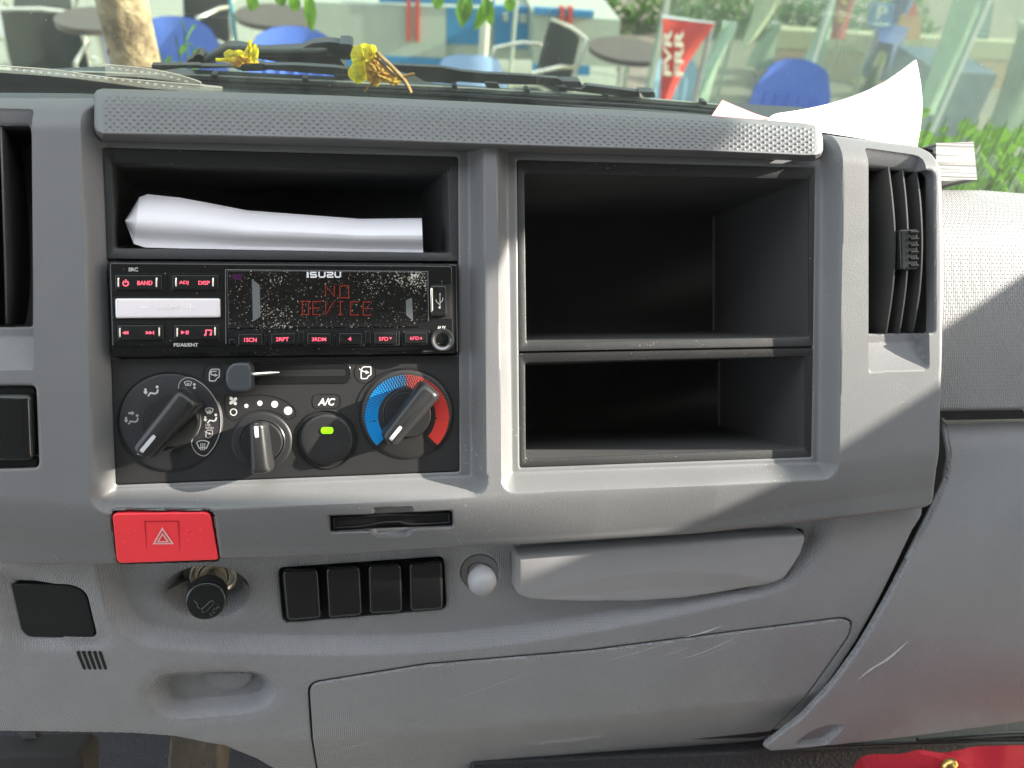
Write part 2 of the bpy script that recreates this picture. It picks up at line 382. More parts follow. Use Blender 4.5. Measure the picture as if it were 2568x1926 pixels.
# =====================================================================================================================
#                                                   DASHBOARD
# =====================================================================================================================
YF = .011                                       # plane of the black inserts
dash = root('dashboard', 'grey truck dashboard with dimpled top trim, black storage bins and woven-textured lower panel', 'dashboard', tuple(P(1284, 1300, .05)))
left_floor = P2(rpoly([(258, 300), (1177, 300), (1184, 1197), (287, 1231)], 8), YF)
right_floor = P2(rpoly([(1267, 300), (2061, 300), (2053, 1163), (1281, 1189)], 8), YF)
left_mod = rpoly([(256, 369), (1149, 392), (1153, 1184), (288, 1218)], 6)
right_mod = rpoly([(1297, 400), (2045, 420), (2037, 1147), (1304, 1174)], 6)
crest = [(-100, 1256), (250, 1258), (430, 1262), (800, 1256), (1150, 1244), (1500, 1232), (1800, 1216), (2100, 1190), (2500, 1150)]
crestL = [(-100, 1230), (250, 1262), (430, 1262), (800, 1256), (1150, 1244), (1500, 1230), (1800, 1205), (2100, 1150), (2500, 1100)]
vL = rpoly([(-120, 262), (79, 268), (86, 928), (-120, 932)], [5, 14, 14, 5])
vR = rpoly(S(228, 135, 528, 180, 548, 1303, 228, 1317), [10, 26, 18, 10], 8)
vLp = P2(vL); vRp = P2(vR)
switchL = rpoly([(-120, 966), (90, 966), (98, 1174), (-120, 1180)], [5, 16, 16, 5])
hazO = rpoly(G(165, 92, 738, 90, 772, 372, 205, 388), [16, 16, 3, 12])
slotO = rpoly(G(1368, 112, 1620, 106, 1624, 70, 1850, 64, 1852, 94, 2072, 82, 2084, 180, 1858, 190, 1830, 236, 1640, 240, 1608, 205, 1376, 212), [10, 6, 14, 14, 6, 12, 12, 6, 30, 30, 6, 10])
slotHole = rpoly(G(1388, 118, 2066, 90, 2068, 172, 1392, 203), 4)
slotO2 = hazO2 = None
def vent_recess(X, Z, poly, top, bot, ys, topslope):
    d = -sdf(poly, X, Z)
    zt = line_at(top, X); zb = line_at(bot, X)
    t1 = np.clip((zt-Z)*topslope, 0, 1); t2 = np.clip((Z-zb)/.021, 0, 1)
    y = np.minimum(np.minimum(.009*t1**.8, .010*(1-(1-t2)**1.5)), d*5)
    return np.where(d > 0, np.maximum(y, 0), 0)
_cr = P2(crestL); CLX, CLZ = _cr[:, 0], _cr[:, 1]
def bz_base(X, Z):
    d = np.clip(np.interp(X, CLX, CLZ)-Z, 0, 1); k = .006; w_ = np.clip((P(2150, 1200)[0]-X)/.06, 0, 1)
    return (.24+.14*w_)*(np.sqrt(d*d+k*k)-k)+.0015*np.clip(d/.026, 0, 1)**3
def bzY(x, z): return float(bz_base(np.array(x), np.array(z)))
def bezel_y(X, Z):
    zc = line_at(crestL, X)
    s = np.minimum(sdf(left_floor, X, Z), sdf(right_floor, X, Z))
    below = np.clip((line_at([(-100, 1200), (2500, 1170)], X)-Z)/.02, 0, 1)
    w = .0065+.0035*below
    Y = YF*(1-lin(s/w, .07))
    Y = np.where(s <= 0, YF+.0006*np.clip(-s/.001, 0, 1), Y)
    Y = Y+bz_base(X, Z)
    # side columns are gently convex, the tops roll back towards the windscreen
    zt = line_at([(-100, 219), (250, 221), (2060, 314), (2320, 345), (2600, 380)], X); u = np.clip((.020-(zt-Z))/.020, 0, 1); Y = Y+.014*u**2.2
    Y = Y+vent_recess(X, Z, vLp, [(-120, 262), (90, 268)], [(-120, 932), (90, 929)], 0, 95)
    Y = Y+vent_recess(X, Z, vRp, S(200, 131, 600, 190), S(200, 1317, 600, 1300), 0, 95)
    ds = sdf(slotO2, X, Z); Y = Y+.0035*lin(-ds/.0018, .2)
    dh = sdf(hazO2, X, Z); Y = Y+.0012*(1-lin((dh)/.0016, .3))*(dh > 0)
    return Y
slotO2 = P2(slotO, bzY); hazO2 = P2(hazO, bzY)
bez_out = P2([(-110, 219), (222, 219), (240, 222), (252, 232), (258, 290), (2050, 345), (2052, 322), (2062, 314), (2090, 316), (2318, 345), (2343, 353), (2358, 372),
    (2366, 420), (2370, 520), (2372, 700), (2369, 900), (2363, 1060), (2354, 1180), (2348, 1240), (2343, 1264), (2326, 1275), (2290, 1281)] + K(1550, 226, 1180, 262, 760, 288, 400, 310) + [(1160, 1375)] + G(1500, 338, 775, 368) + [(240, 1419), (-110, 1419)], bzY)
bez_cuts = [P2(left_mod, YF), P2(right_mod, YF), P2(rpoly([(-120, 316), (76, 316), (79, 819), (-120, 822)], 4), .008), P2(rpoly(S(232, 240, 516, 274, 534, 300, 538, 1110, 232, 1112), [4, 8, 8, 10, 4]), .006),
    P2(switchL), hazO2, P2(slotHole, lambda a, b: bzY(a, b)+.0035)]
xa = P(-60, 900)[0]
hfield('center_bezel', bezel_y, (xa, P(2400, 900)[0], P(1284, 1440, .02)[2]-.014, P(1284, 200)[2]+.02), .0007, bez_out, bez_cuts, [vLp, vRp, slotO2], 'grey', dash, edge_r=.0035, wall=.02, cutwall=.007)

# --- dimpled top trim
def trim():
    top = [(236, 236), (243, 226), (258, 222), (559, 231), (850, 240), (1200, 256), (1500, 272), (1750, 287), (2020, 309), (2045, 314), (2058, 326), (2064, 345)]
    bot = [(236, 330), (243, 345), (262, 356), (559, 360), (850, 367), (1200, 380), (1500, 388), (1750, 394), (2020, 404), (2045, 402), (2058, 394), (2064, 380)]
    tx = np.array([p[0] for p in top]); nu, nv = 1500, 128
    us = np.linspace(236, 2064, nu); ty = np.interp(us, tx, [p[1] for p in top]); by = np.interp(us, tx, [p[1] for p in bot])
    prof_t = [0, .03, .07, .14, .3, .5, .7, .8, .845, .88, .94, 1]; prof_y = [.0170, .0125, .0090, .0055, .0008, -.0026, -.0050, -.0060, -.0060, -.0040, .0022, .0100]
    ts = np.linspace(0, 1, nv); pts = smoothpts(list(zip(prof_t, prof_y)), 10); py_ = np.interp(ts, [a for a, b in pts], [b for a, b in pts])
    V = np.zeros((nv, nu, 3))
    for i, u in enumerate(us):
        e = min(u-236, 2064-u)*PXM; r = .005; k = max(0, 1-e/r); yend = .006*(1-math.sqrt(max(0, 1-k*k)))
        for j, t in enumerate(ts):
            y = py_[j]+yend; V[j, i] = P(u, ty[i]+(by[i]-ty[i])*t, y)
    s = (us-236)*PXM; v = ts*.027; SS, VVv = np.meshgrid(s, v)
    fade = np.clip((VVv-.0025)/.002, 0, 1)*np.clip((.0215-VVv)/.0012, 0, 1)*np.clip((SS-.004)/.002, 0, 1)*np.clip((s.max()-.004-SS)/.002, 0, 1)
    px_, pv = .0042, .0019; row = np.round(VVv/pv); off = (row % 2)*.5; cx = (np.round(SS/px_-off)+off)*px_
    d = np.hypot(SS-cx, (VVv-row*pv)*1.05); bump = .00085*np.sqrt(np.clip(1-(d/.00086)**2, 0, 1))*fade
    V[:, :, 1] -= bump*.85; V[:, :, 2] += bump*.35*(1-VVv/.027)
    back = V[0].copy(); back[:, 1] += .05; back[:, 2] += -.004; m1 = V[0].copy(); m1[:, 1] += .004; m1[:, 2] += .0003
    V = np.vstack([back[None], m1[None], V]); nv += 2
    idx = np.arange(nu*nv).reshape(nv, nu); q = np.stack([idx[:-1, :-1], idx[1:, :-1], idx[1:, 1:], idx[:-1, 1:]], -1).reshape(-1, 4)
    me = bpy.data.meshes.new('top_trim'); me.from_pydata(V.reshape(-1, 3).tolist(), [], q.tolist()); finish(me, 50)
    tag(link('top_trim', me, 'trim', dash), 'rounded dimpled trim strip above the bins')
trim()
# --- storage bins / pocket
def bin_(name, outer, opening, backpx, yback, label, parent=dash, mark=None):
    mb = MB(); ring(mb, opening, outer, YF+.0010, YF+.02); o = mb.build(name, 'black', parent); tag(o, label)
    n = len(opening)//4; mi = MB(); op = P2(opening, YF+.0010); bk = P2(rpoly(backpx, 7, n-1), yback)
    L0 = L3(op, YF+.0018); L1 = L3(bk, yback)
    mi.loft([L0, [tuple(np.array(a)*.9+np.array(b)*.1) for a, b in zip(L0, L1)], L1], False, True)
    mi.build('bin_interior', 'blackin', o, 100); return o
def quadround(c, r, seg=5): return rpoly(c, r, seg)
b1 = bin_('storage_bin', quadround(T(178, 110, 1560, 148, 1549, 975, 182, 1000), 5), quadround(T(212, 176, 1527, 202, 1527, 930, 222, 960), 8),
    [(1236, 540), (1791, 541), (1791, 830), (1236, 838)], .19, 'upper and deeper of the two open black bins')
b2 = bin_('storage_bin', quadround(T(182, 1006, 1549, 981, 1540, 1488, 188, 1535), 5), quadround(T(216, 1050, 1512, 1020, 1508, 1446, 219, 1496), 8),
    [(1240, 921), (1804, 903), (1804, 1070), (1240, 1085)], .18, 'lower and shallower of the two open black bins')
mb = MB(); stroke(mb, T(656, 1103, 666, 1087, 676, 1103), 1.6, .1795, closed=True); mb.build('moulded_arrow', 'void', b2)
pk = bin_('pocket', quadround(Q(125, 66, 2100, 116, 2105, 700, 146, 686), 5), quadround(Q(178, 150, 2040, 200, 2052, 650, 192, 624), 7),
    [(330, 470), (1060, 480), (1065, 628), (335, 620)], .13, 'wide black pocket above the radio')
for o_, a_, b_, yy_ in ((b1, (1790, 543), (1790, 829), .1885), (b2, (1803, 906), (1803, 1068), .1785)):  # pale tubes stand in for the highlight along the bin corners
    mb = MB(); mb.tube([tuple(P(*a_, yy_)), tuple(P(*b_, yy_))], .0008, 8); mb.build('corner_highlight', 'hook', o_)
# --- vents
def vent(box_px, fins, slider, label, hood):
    mb = MB(); p0 = P2(rpoly(box_px, 3), .010); mb.loft([L3(p0, .0105), L3(inset(p0, .002), .075)], False, True)
    o = mb.build('air_vent', 'blackin', dash); tag(o, label)
    for f in fins:
        pts = smoothpts(f, 8); m = MB()
        fr = [tuple(P(a_[0], a_[1], .0078-.0085*math.sin(math.pi*k_/(len(pts)-1))**.8)) for k_, a_ in enumerate(pts)]; th = .0013
        loops = [[(x-th/2, y+.001, z) for x, y, z in fr], [(x-th/3, y, z) for x, y, z in fr], [(x+th/3, y, z) for x, y, z in fr], [(x+th/2, y+.001, z) for x, y, z in fr],
                 [(x+th/2-.006, .040, z) for x, y, z in fr], [(x-th/2-.006, .040, z) for x, y, z in fr]]
        loops.append(loops[0]); m.loft(loops, closed=False)
        m.build('fin', plastic('fin_plastic', (.045, .044, .043), .35, 1500, .2, .0001), o, 60)
    if slider:
        m = MB(); prism(m, rpoly(slider, 6), -.0035, .022, .001)
        x0, y0 = slider[0]; x1, y1 = slider[2]
        for k in range(6):
            yy = y0+(y1-y0)*(k+.5)/6; c = P(x1-6, yy, -.0035); m.tube([(c[0]-.0035, c[1], c[2]), (c[0]+.0012, c[1]-.0004, c[2])], .0011, 8)
        m.build('slider', 'gloss2', o, 50)
    return o
vent(S(222, 225, 535, 262, 540, 1120, 222, 1125), [S(332, 240, 352, 400, 366, 600, 358, 850, 322, 1110), S(405, 252, 424, 420, 434, 620, 424, 860, 390, 1110), S(478, 265, 498, 420, 508, 640, 496, 880, 460, 1104)],
    S(392, 570, 486, 568, 486, 778, 398, 782), 'air vent with three curved fins beside the bins', None)
vent([(-120, 300), (84, 306), (88, 826), (-120, 828)], [[(2, 318), (8, 500), (14, 700), (16, 812)], [(-50, 318), (-40, 500), (-34, 700), (-36, 812)]], None, 'air vent cut off by the left edge', None)
# --- left rocker switch
mb = MB(); prism(mb, rpoly([(-118, 970), (87, 970), (94, 1170), (-118, 1176)], [4, 12, 12, 4]), .004, .02, .0005); hs = mb.build('switch_housing', 'void', dash)
mb = MB(); prism(mb, rpoly([(-118, 986), (76, 986), (82, 1158), (-118, 1163)], [4, 20, 20, 4]), -.002, .01, .0034, 6); mb.build('rocker', 'gloss2', hs, 60)
# --- hazard switch
mb = MB(); prism(mb, rpoly(G(168, 96, 736, 94, 768, 376, 205, 390), 12), yo(bzY, .007), yo(bzY, .02), .0005); hb = mb.build('hazard_switch', 'void', dash); tag(hb, 'red hazard warning switch')
mb = MB(); hz = rpoly(G(177, 106, 722, 98, 768, 364, 205, 384), [14, 18, 7, 14])
prism(mb, hz, yo(bzY, .0003), yo(bzY, .012), .0010, 5)
for x, y in ((242, 206), (309, 203), (245, 262), (314, 262), (600, 202), (666, 198), (603, 258), (670, 257)):
    c = PF(*G(x, y)[0], yo(bzY, .0005)); mb.tube([(c[0], c[1]+.001, c[2]), (c[0], c[1]-.0002, c[2])], [.0009, .0006], 8)
btn = mb.build('hazard_button', 'redm', hb, 50)
mb = MB(); stroke(mb, G(360, 150, 546, 148, 556, 314, 374, 318), 1.0, yo(bzY, .0003), closed=True); mb.build('square_outline', plastic('dark_red_line', (.35, .01, .02), .5, 0), btn)
mb = MB(); stroke(mb, G(458, 190, 515, 272, 411, 273), 4, yo(bzY, .0002), closed=True); stroke(mb, G(459, 220, 490, 262, 434, 262), 3.4, yo(bzY, .0002), closed=True); mb.build('warning_triangle', 'pink', btn)
# --- card slot
mb = MB(); sf = rpoly(G(1390, 120, 1560, 113, 1640, 106, 1700, 102, 1760, 101, 1830, 103, 1900, 98, 2064, 92, 2068, 170, 1900, 178, 1830, 181, 1770, 165, 1700, 166, 1640, 178, 1560, 193, 1394, 202), 3, 2)
prism(mb, sf, yo(bzY, .0045), yo(bzY, .011), .0004); mb.build('card_slot', 'void', dash)
mb = MB(); so_ = rpoly(G(1402, 128, 1560, 121, 1640, 114, 1700, 109, 1760, 108, 1830, 110, 1900, 107, 2054, 101, 2058, 162, 1900, 170, 1830, 172, 1770, 157, 1700, 158, 1640, 168, 1560, 184, 1406, 192), 2, 2)
si_ = rpoly(G(1412, 136, 1560, 130, 1640, 124, 1700, 120, 1760, 119, 1830, 120, 1900, 116, 2044, 110, 2046, 153, 1900, 160, 1830, 162, 1770, 148, 1700, 149, 1640, 158, 1560, 174, 1414, 183), 2, 2)
ring(mb, si_, so_, yo(bzY, .0030), yo(bzY, .008)); mb.build('slot_rim', 'knob', dash)

# =====================================================================================================================
#                                                LOWER PANEL
# =====================================================================================================================
ZR = P(1284, 1380)[2]
_c = P2([(300, 1915), (600, 1900), (1000, 1885), (1512, 1836), (1968, 1786), (2300, 1740)], .055); CRX, CRZ = _c[:, 0], _c[:, 1]
def low_base(X, Z):
    d = np.clip(ZR-Z, -.05, 1); zc = np.interp(X, CRX, CRZ); k = np.clip(zc-Z, 0, 1)
    return .026+.36*np.where(d > 0, d, d*.3)+.6*np.clip(d-.05, 0, 1)**2+.40*(np.sqrt(k*k+.003**2)-.003)
def lowY(X, Z): return float(low_base(np.array(X), np.array(Z)))
def PS(px, py, off=0):
    y = .03
    for _ in range(6): p = P(px, py, y); y = lowY(p[0], p[2])+off
    return P(px, py, y)
def PS2(pts, off=0): return np.array([PS(a, b, off)[[0, 2]] for a, b in pts])
insetF = PS2(smoothpts(F(255, 1150, 262, 1230, 280, 1300, 305, 1338, 350, 1356, 480, 1366, 650, 1372, 850, 1371, 1050, 1358, 1250, 1330, 1450, 1292, 1600, 1258, 1680, 1235, 1725, 1195, 1750, 1150, 1755, 1090), 6)+F(1755, 1050, 255, 1050), .009)
lighterC = (G(708, 540)[0]); ell = PS2(circ(519, 1484, 108, 48, 66), .012)
swO = rpoly(G(1100, 408, 2018, 344, 2038, 640, 1125, 717), [14, 14, 16, 16])
knO = circ(1204, 1437, 50, 32, 47)
trayO = rpoly(K(340, 318, 1640, 215, 1690, 240, 1660, 340, 1580, 465, 1560, 478), 14)
trayCut = rpoly(K(336, 330, 1500, 236, 1690, 232, 1690, 275, 1640, 390, 1600, 452, 1400, 505, 1150, 545, 860, 570, 600, 565, 420, 550, 350, 520), 16)
blankO = smoothpts(rpoly(H(68, 226, 500, 238, 600, 290, 668, 575, 640, 618, 190, 608, 140, 560), [6, 30, 30, 12, 14, 24, 14], 4), 1)
slots = [rpoly(H(528+k*38.5, 700, 550+k*38.5, 700, 600+k*36.5, 826, 578+k*36.5, 826), 3.5, 4) for k in range(5)]
pullO = PS2(smoothpts(H(1130, 840, 1400, 815, 1650, 808, 1800, 825, 1880, 870, 1925, 960, 1880, 1050, 1750, 1105, 1500, 1130, 1250, 1148, 1120, 1120, 1050, 1040, 1040, 940), 6, True), .006)
doorO = rpoly(K(-40, 885, 1200, 726)[:0]+[(768, 1712)]+K(-60, 855)+K(700, 790, 1200, 725, 1870, 640, 1920, 660, 1900, 730, 1700, 1010, 1420, 1290)+[(1500, 2010), (806, 2010)], [34, 2, 2, 2, 14, 14, 10, 10, 10, 5, 5], 8)
lowOut = PS2([(-110, 1360), (2318, 1262), (2316, 1290)]+Lr(760, 590, 680, 760, 600, 920, 500, 1100, 380, 1280, 250, 1440, 90, 1585)+[(1870, 1893), (1700, 1903), (1500, 1922), (1300, 1950), (1100, 1975), (700, 1940), (640, 1905), (560, 1872), (440, 1850), (330, 1842), (150, 1839), (-110, 1836)])
def low_y(X, Z):
    Y = low_base(X, Z)
    s = sdf(insetF, X, Z); Y = Y+.0095*(1-lin(s/.0100, .12))
    e = sdf(ell, X, Z); t = np.clip(1-e/.006, 0, 1); Y = Y+.002*t**2*(e > 0)+np.where(e <= 0, .002+.034*lin(-e/np.where(Z > ell[:, 1].mean()+.002, .0045, .012), .12), 0)
    b = sdf(PS2(blankO), X, Z); left = np.clip((PS(140, 1600)[0]-X)/.012+.5, 0, 1); low = np.clip((PS(100, 1590)[2]-Z)/.01, 0, 1)
    Y = Y+.0045*(1-lin(b/.010, .35))*np.clip(left+low, 0, 1)
    p = sdf(pullO, X, Z); Y = Y+np.where(p > 0, .0016*(1-sst(p/.006)), .0016+.012*lin(-p/.0085, .15))
    # disc boss in the pull pocket
    c = PS2(circ(572, 1690, 62, 30, 45), .01); dc = sdf(c, X, Z); Y = Y-.0022*np.clip(.5-dc/.0010, 0, 1)*(p < -.006)
    # low bulge on the crease, shaped to catch a bright highlight
    hs = PS2(smoothpts(K(385, 1226, 560, 1205, 770, 1182, 700, 1212, 500, 1232), 6, True)); h = sdf(hs, X, Z); Y = Y-.0014*lin(-h/.0020, .3)
    return Y
zb = P(1284, 1990, .1)[2]
lowcuts = [PS2(swO, .009), PS2(knO, .009), PS2(trayCut, .009), PS2(blankO), PS2(doorO)]
hfield('lower_panel', low_y, (P(-60, 900, .1)[0], P(2340, 900, .03)[0], zb, P(1284, 1255)[2]), .0008, lowOut, lowcuts, (), 'weave', dash, edge_r=.003, wall=.014, cutwall=.008)
dO = inset(PS2(doorO), .0012)
keep = np.array(dO)
def door_y(X, Z): return low_y(X, Z)-.0007
hfield('storage_door', door_y, (dO[:, 0].min()-.002, dO[:, 0].max()+.002, zb, dO[:, 1].max()+.002), .0009, dO, (), (), 'weave', dash, edge_r=.0016, wall=.008)
# scuff marks on the panels
scuff = plastic('pale_scuff', (.45, .45, .45), .6, 500, .8, .0003)
def scuffs(parent, lines, off, surf):
    mb = MB()
    for pts, w in lines:
        pts = smoothpts(pts, 8); n = len(pts); v = []; f = []
        for i, (a, b) in enumerate(pts):
            ww = w*PXM*math.sin(math.pi*(i+.4)/(n+.2))*.5*(random.uniform(.6, 1.1)); c = surf(a, b, off)
            v += [(c[0]-ww*.3, c[1], c[2]+ww), (c[0]+ww*.3, c[1], c[2]-ww)]
            if i: k = 2*i; f.append((k-2, k-1, k+1, k))
        mb = MB(); mb.add(v, f); mb.build('scuff_mark', scuff, parent, 0)
def surf_low(a, b, off):
    y = .03
    for _ in range(8): p = P(a, b, y); y = float(low_y(np.array([[p[0]]]), np.array([[p[2]]]))[0, 0])+off
    return P(a, b, y)
door_o = bpy.data.objects['storage_door']
scuffs(door_o, [(K(720, 855, 860, 820, 960, 790, 1080, 752), 4), (K(1110, 838, 1240, 795, 1380, 730), 5), (K(0, 1052, 130, 1000, 300, 940, 420, 895), 2.2), (K(1000, 830, 1100, 800, 1180, 770), 2), (K(1130, 850, 1260, 805, 1330, 775), 1.6), (K(830, 850, 940, 815), 1.5), ([(820, 1890), (900, 1868), (990, 1850)], 2), ([(960, 1840), (1040, 1815), (1090, 1795)], 1.6), ([(1700, 1660), (1722, 1690)], 1.5), ([(1745, 1630), (1760, 1655)], 1.4)], -.0007, surf_low)
scuffs(bpy.data.objects['lower_panel'], [(K(1130, 735, 1230, 710, 1310, 680), 5)], -.0003, surf_low)

# --- blank switches in their frame
def tilt_prism(mb, px, off, back, bev, seg=4):
    c = [PS(a, b, off) for a, b in px]; p = np.array([(q[0], q[2]) for q in c]); loops = []
    ys = np.array([lowY(x, z) for x, z in p]); kf = np.linalg.lstsq(np.c_[p, np.ones(len(p))], ys, rcond=None)[0]
    lowY_ = lambda x, z: kf[0]*x+kf[1]*z+kf[2]
    for e_ in (.0006, .0003):
        pi = inset(p, bev+e_); loops.append([(x, lowY_(x, z)+off, z) for x, z in pi])
    for k in range(seg+1):
        a = math.pi/2*k/seg; pi = inset(p, bev*(1-math.sin(a))); loops.append([(x, lowY_(x, z)+off+bev*(1-math.cos(a)), z) for x, z in pi])
    loops.append([(x, lowY_(x, z)+back, z) for x, z in p]); mb.loft(loops, True, False); return mb
mb = MB(); tilt_prism(mb, rpoly(G(1104, 412, 2014, 348, 2034, 636, 1128, 713), 12), .0125, .03, .0005); sh = mb.build('switch_frame', 'void', dash)
for i, c in enumerate((G(1120, 425, 1322, 418, 1340, 690, 1146, 705), G(1362, 412, 1556, 402, 1568, 674, 1378, 690), G(1598, 398, 1786, 388, 1792, 656, 1606, 668), G(1826, 386, 2012, 372, 2018, 640, 1832, 652))):
    mb = MB(); tilt_prism(mb, rpoly(c, 13), .0045, .02, .0022, 6); o = mb.build('blank_switch', 'gloss2', sh, 60)
# --- blanking plate and slots on the left, near-black shapes painted for their dark depth
mb = MB(); tilt_prism(mb, rpoly(H(74, 232, 498, 244, 592, 294, 658, 570, 630, 610, 196, 601, 148, 556), [3, 26, 26, 10, 10, 20, 12], 4), .0035, .02, .0004); mb.build('blanking_plate', plastic('matt_black_plate', (.010, .012, .013), .35, 1200, .2, .0001), dash)
for sl_ in slots:
    mb = MB(); q = P2(sl_, lowY); mb.loft([L3(q, yo(lowY, -.00025)), L3(q, yo(lowY, .002))], True, False); mb.build('painted_slot', 'void', dash)
# --- coat hook knob
mb = MB(); tilt_prism(mb, circ(1204, 1437, 50, 32, 47), .0175, .04, .001); hk = mb.build('hook_recess', 'tray', dash)
mb = MB(); c1 = PS(1206, 1425, .026)
rad = 38*PXM; c2 = Vector(P(1209, 1456, .016))-Vector((0, .0125, .0045)).normalized()*1.1*rad
for k in range(11): pass
prof = [(0, .0), (.25, .10), (.5, .2), (.8, .45), (.97, .8), (1, 1.1), (.94, 1.5), (.7, 1.85), (.5, 2.0), (.45, 2.3)]
ax = Vector((0, .0125, .0045)).normalized(); s1 = ax.cross(Vector((1, 0, 0))).normalized(); s0 = Vector((1, 0, 0))
loops = []
for r_, d_ in prof: loops.append([tuple(Vector(c2)+ax*(d_*rad)+(s0*math.cos(t)+s1*math.sin(t))*max(r_, .001)*rad) for t in [2*math.pi*k/32 for k in range(32)]])
mb.loft(loops, True, True); tag(mb.build('hook_knob', 'hook', hk, 70), 'round pale hook knob')
mb = MB(); tilt_prism(mb, circ(1204, 1432, 30, 24, 20), .0165, .03, .0005); mb.build('hook_base', 'tray', hk)
# --- pull-out tray
tp = K(345, 330, 420, 322, 900, 288, 1400, 250, 1670, 238, 1686, 258, 1660, 340, 1610, 420, 1580, 458, 1520, 480, 1350, 520, 1150, 552, 900, 570, 700, 568, 520, 558, 400, 548, 345, 515)
tp = rpoly(tp, [12, 4, 2, 2, 10, 8, 2, 2, 8, 8, 2, 2, 2, 2, 4, 14, 12], 3)
tO = PS2(tp, .002); tO2 = inset(tO, .0002)
tc = PS2(smoothpts(K(430, 545, 700, 470, 950, 436, 1200, 432, 1400, 446, 1530, 478), 8)+K(1400, 620, 800, 660), -.003)
def tray_y(X, Z):
    Y = low_base(X, Z)-.0035; d = -sdf(tO2, X, Z)
    zt = line_at(K(340, 330, 900, 288, 1670, 238), X, .03); Y = Y+.004*np.clip(1-(zt-Z)/.006, 0, 1)**2
    s = sdf(tc, X, Z); Y = Y+.0035*lin(-s/.012, .2)
    return Y
hfield('pull_out_tray', tray_y, (tO2[:, 0].min()-.002, tO2[:, 0].max()+.002, tO2[:, 1].min()-.002, tO2[:, 1].max()+.002), .0007, tO2, (), (), 'tray', dash, edge_r=.0035, wall=.012)
mb = MB(); tilt_prism(mb, K(330, 305, 1700, 215, 1700, 300, 1600, 480, 900, 585, 350, 545), .013, .03, .0003); mb.build('tray_opening', 'void', dash)
# lighter socket (fixed) and lighter plug (lifts out)
lc = np.array(PS(536, 1443, .034)); axl = Vector((0, .95, .32)).normalized()
def rev(mb, c, ax, prof, n=40, cap0=True, cap1=False):
    ax = Vector(ax); a = ax.cross(Vector((1, 0, 0))).normalized(); b = ax.cross(a)
    loops = [[tuple(Vector(c)+ax*d+(a*math.cos(t)+b*math.sin(t))*max(r, 1e-5)) for t in [2*math.pi*k/n for k in range(n)]] for r, d in prof]
    mb.loft(loops, cap0, cap1)
mb = MB(); rev(mb, lc, axl, [(.0138, .012), (.0138, -.0005), (.0132, -.0018), (.0121, -.0018), (.0113, -.0003), (.0108, .001), (.0100, .001), (.0096, -.0012), (.0088, -.0012), (.0084, .001), (.0082, .02)], cap0=False, cap1=True)
mb.build('lighter_socket', 'chrome', dash, 50)
mb = MB(); rev(mb, lc, axl, [(.0175, .004), (.0172, .001), (.0136, .001), (.0136, .006)], cap0=False); mb.build('socket_collar', 'tray', dash, 50)
base = tuple(lc); lt = root('cigarette_lighter', 'round black cigarette lighter plug sticking out of its chrome socket', 'lighter', base)
kc = np.array(PS(516, 1508, -.010)); av = Vector(kc-lc); axk = -av.normalized()
mb = MB(); rev(mb, kc, axk, [(.0001, .0), (.0092, .0), (.0103, .0006), (.0106, .0016), (.0106, .0030), (.0101, .0042), (.0101, .008), (.0106, .0095), (.0106, .0125), (.0100, .0135), (.007, .014)], cap1=True)
knb = mb.build('knob', 'gloss2', lt, 50)
mb = MB(); rev(mb, kc, axk, [(.0084, .0135), (.0080, .022), (.0080, .050)], cap0=False); mb.build('metal_sleeve', 'chrome', lt, 50)
yk = kc[1]-.0002
eng = plastic('engraved_mark', (.09, .09, .09), .35, 0)
def lpl(pts, w, mb):       # engraving drawn on the knob's front disc
    n_ = -axk; c = Vector(kc)
    out = []
    for a, b in pts:
        d = Vector(P(a, b, 0)-CAM); t = (c-Vector(CAM)).dot(n_)/d.dot(n_); out.append(Vector(CAM)+d*t+n_*.00012)
    mb.tube(out, w, 5)
mb = MB()
for pl in (H(1400, 410, 1455, 355, 1480, 350, 1484, 365, 1430, 425, 1400, 430, 1400, 410), H(1345, 350, 1365, 365, 1372, 395, 1392, 405)): lpl(pl, .00018, mb)
for pl in (H(1452, 440, 1462, 436, 1460, 452, 1472, 448), H(1472, 428, 1482, 420, 1482, 440, 1492, 430), H(1486, 412, 1478, 402, 1500, 412, 1504, 396), H(1500, 395, 1522, 400, 1510, 380)): lpl(pl, .00016, mb)
mb.build('engraved_symbol', eng, knb, 0)
# =====================================================================================================================
#                                             PASSENGER SIDE PANELS
# =====================================================================================================================
upO = P2([(2300, 452)]+[(2372, 453), (2568, 453), (2760, 470), (2760, 1029), (2568, 1030), (2372, 1032), (2300, 1032)], .03)
def up_y(X, Z):
    zt = P(2400, 453, .035)[2]; d = np.clip(zt-Z, 0, 1)
    return .030+.028*np.clip(1-d/.045, 0, 1)**2.2-.004*np.sin(np.clip(d/.14, 0, 1)*math.pi)+.04*np.clip(X-P(2372, 900)[0], 0, 1)
hfield('passenger_upper_panel', up_y, (P(2300, 900, .03)[0], P(2760, 900, .05)[0], P(2400, 1040, .05)[2], P(2400, 440, .03)[2]), .0011, upO, (), (), 'weave2', dash, edge_r=.003, wall=.02)
def lo_base(X, Z):
    zt = P(2400, 1056, .04)[2]; d = np.clip(zt-Z, 0, 1)
    return .040+.010*np.clip(1-d/.02, 0, 1)**2-.010*np.sin(np.clip(d/.12, 0, 1)*math.pi/2)+.55*np.clip(d-.045, 0, 1)**1.6*1.6+.04*np.clip(X-P(2372, 900)[0], 0, 1)
def onsurf(pts, f):
    out = []
    for a, b in pts:
        y = .05
        for _ in range(10): p = P(a, b, y); y = .5*y+.5*float(f(np.array([[p[0]]]), np.array([[p[2]]]))[0, 0])
        out.append(P(a, b, y)[[0, 2]])
    return np.array(out)
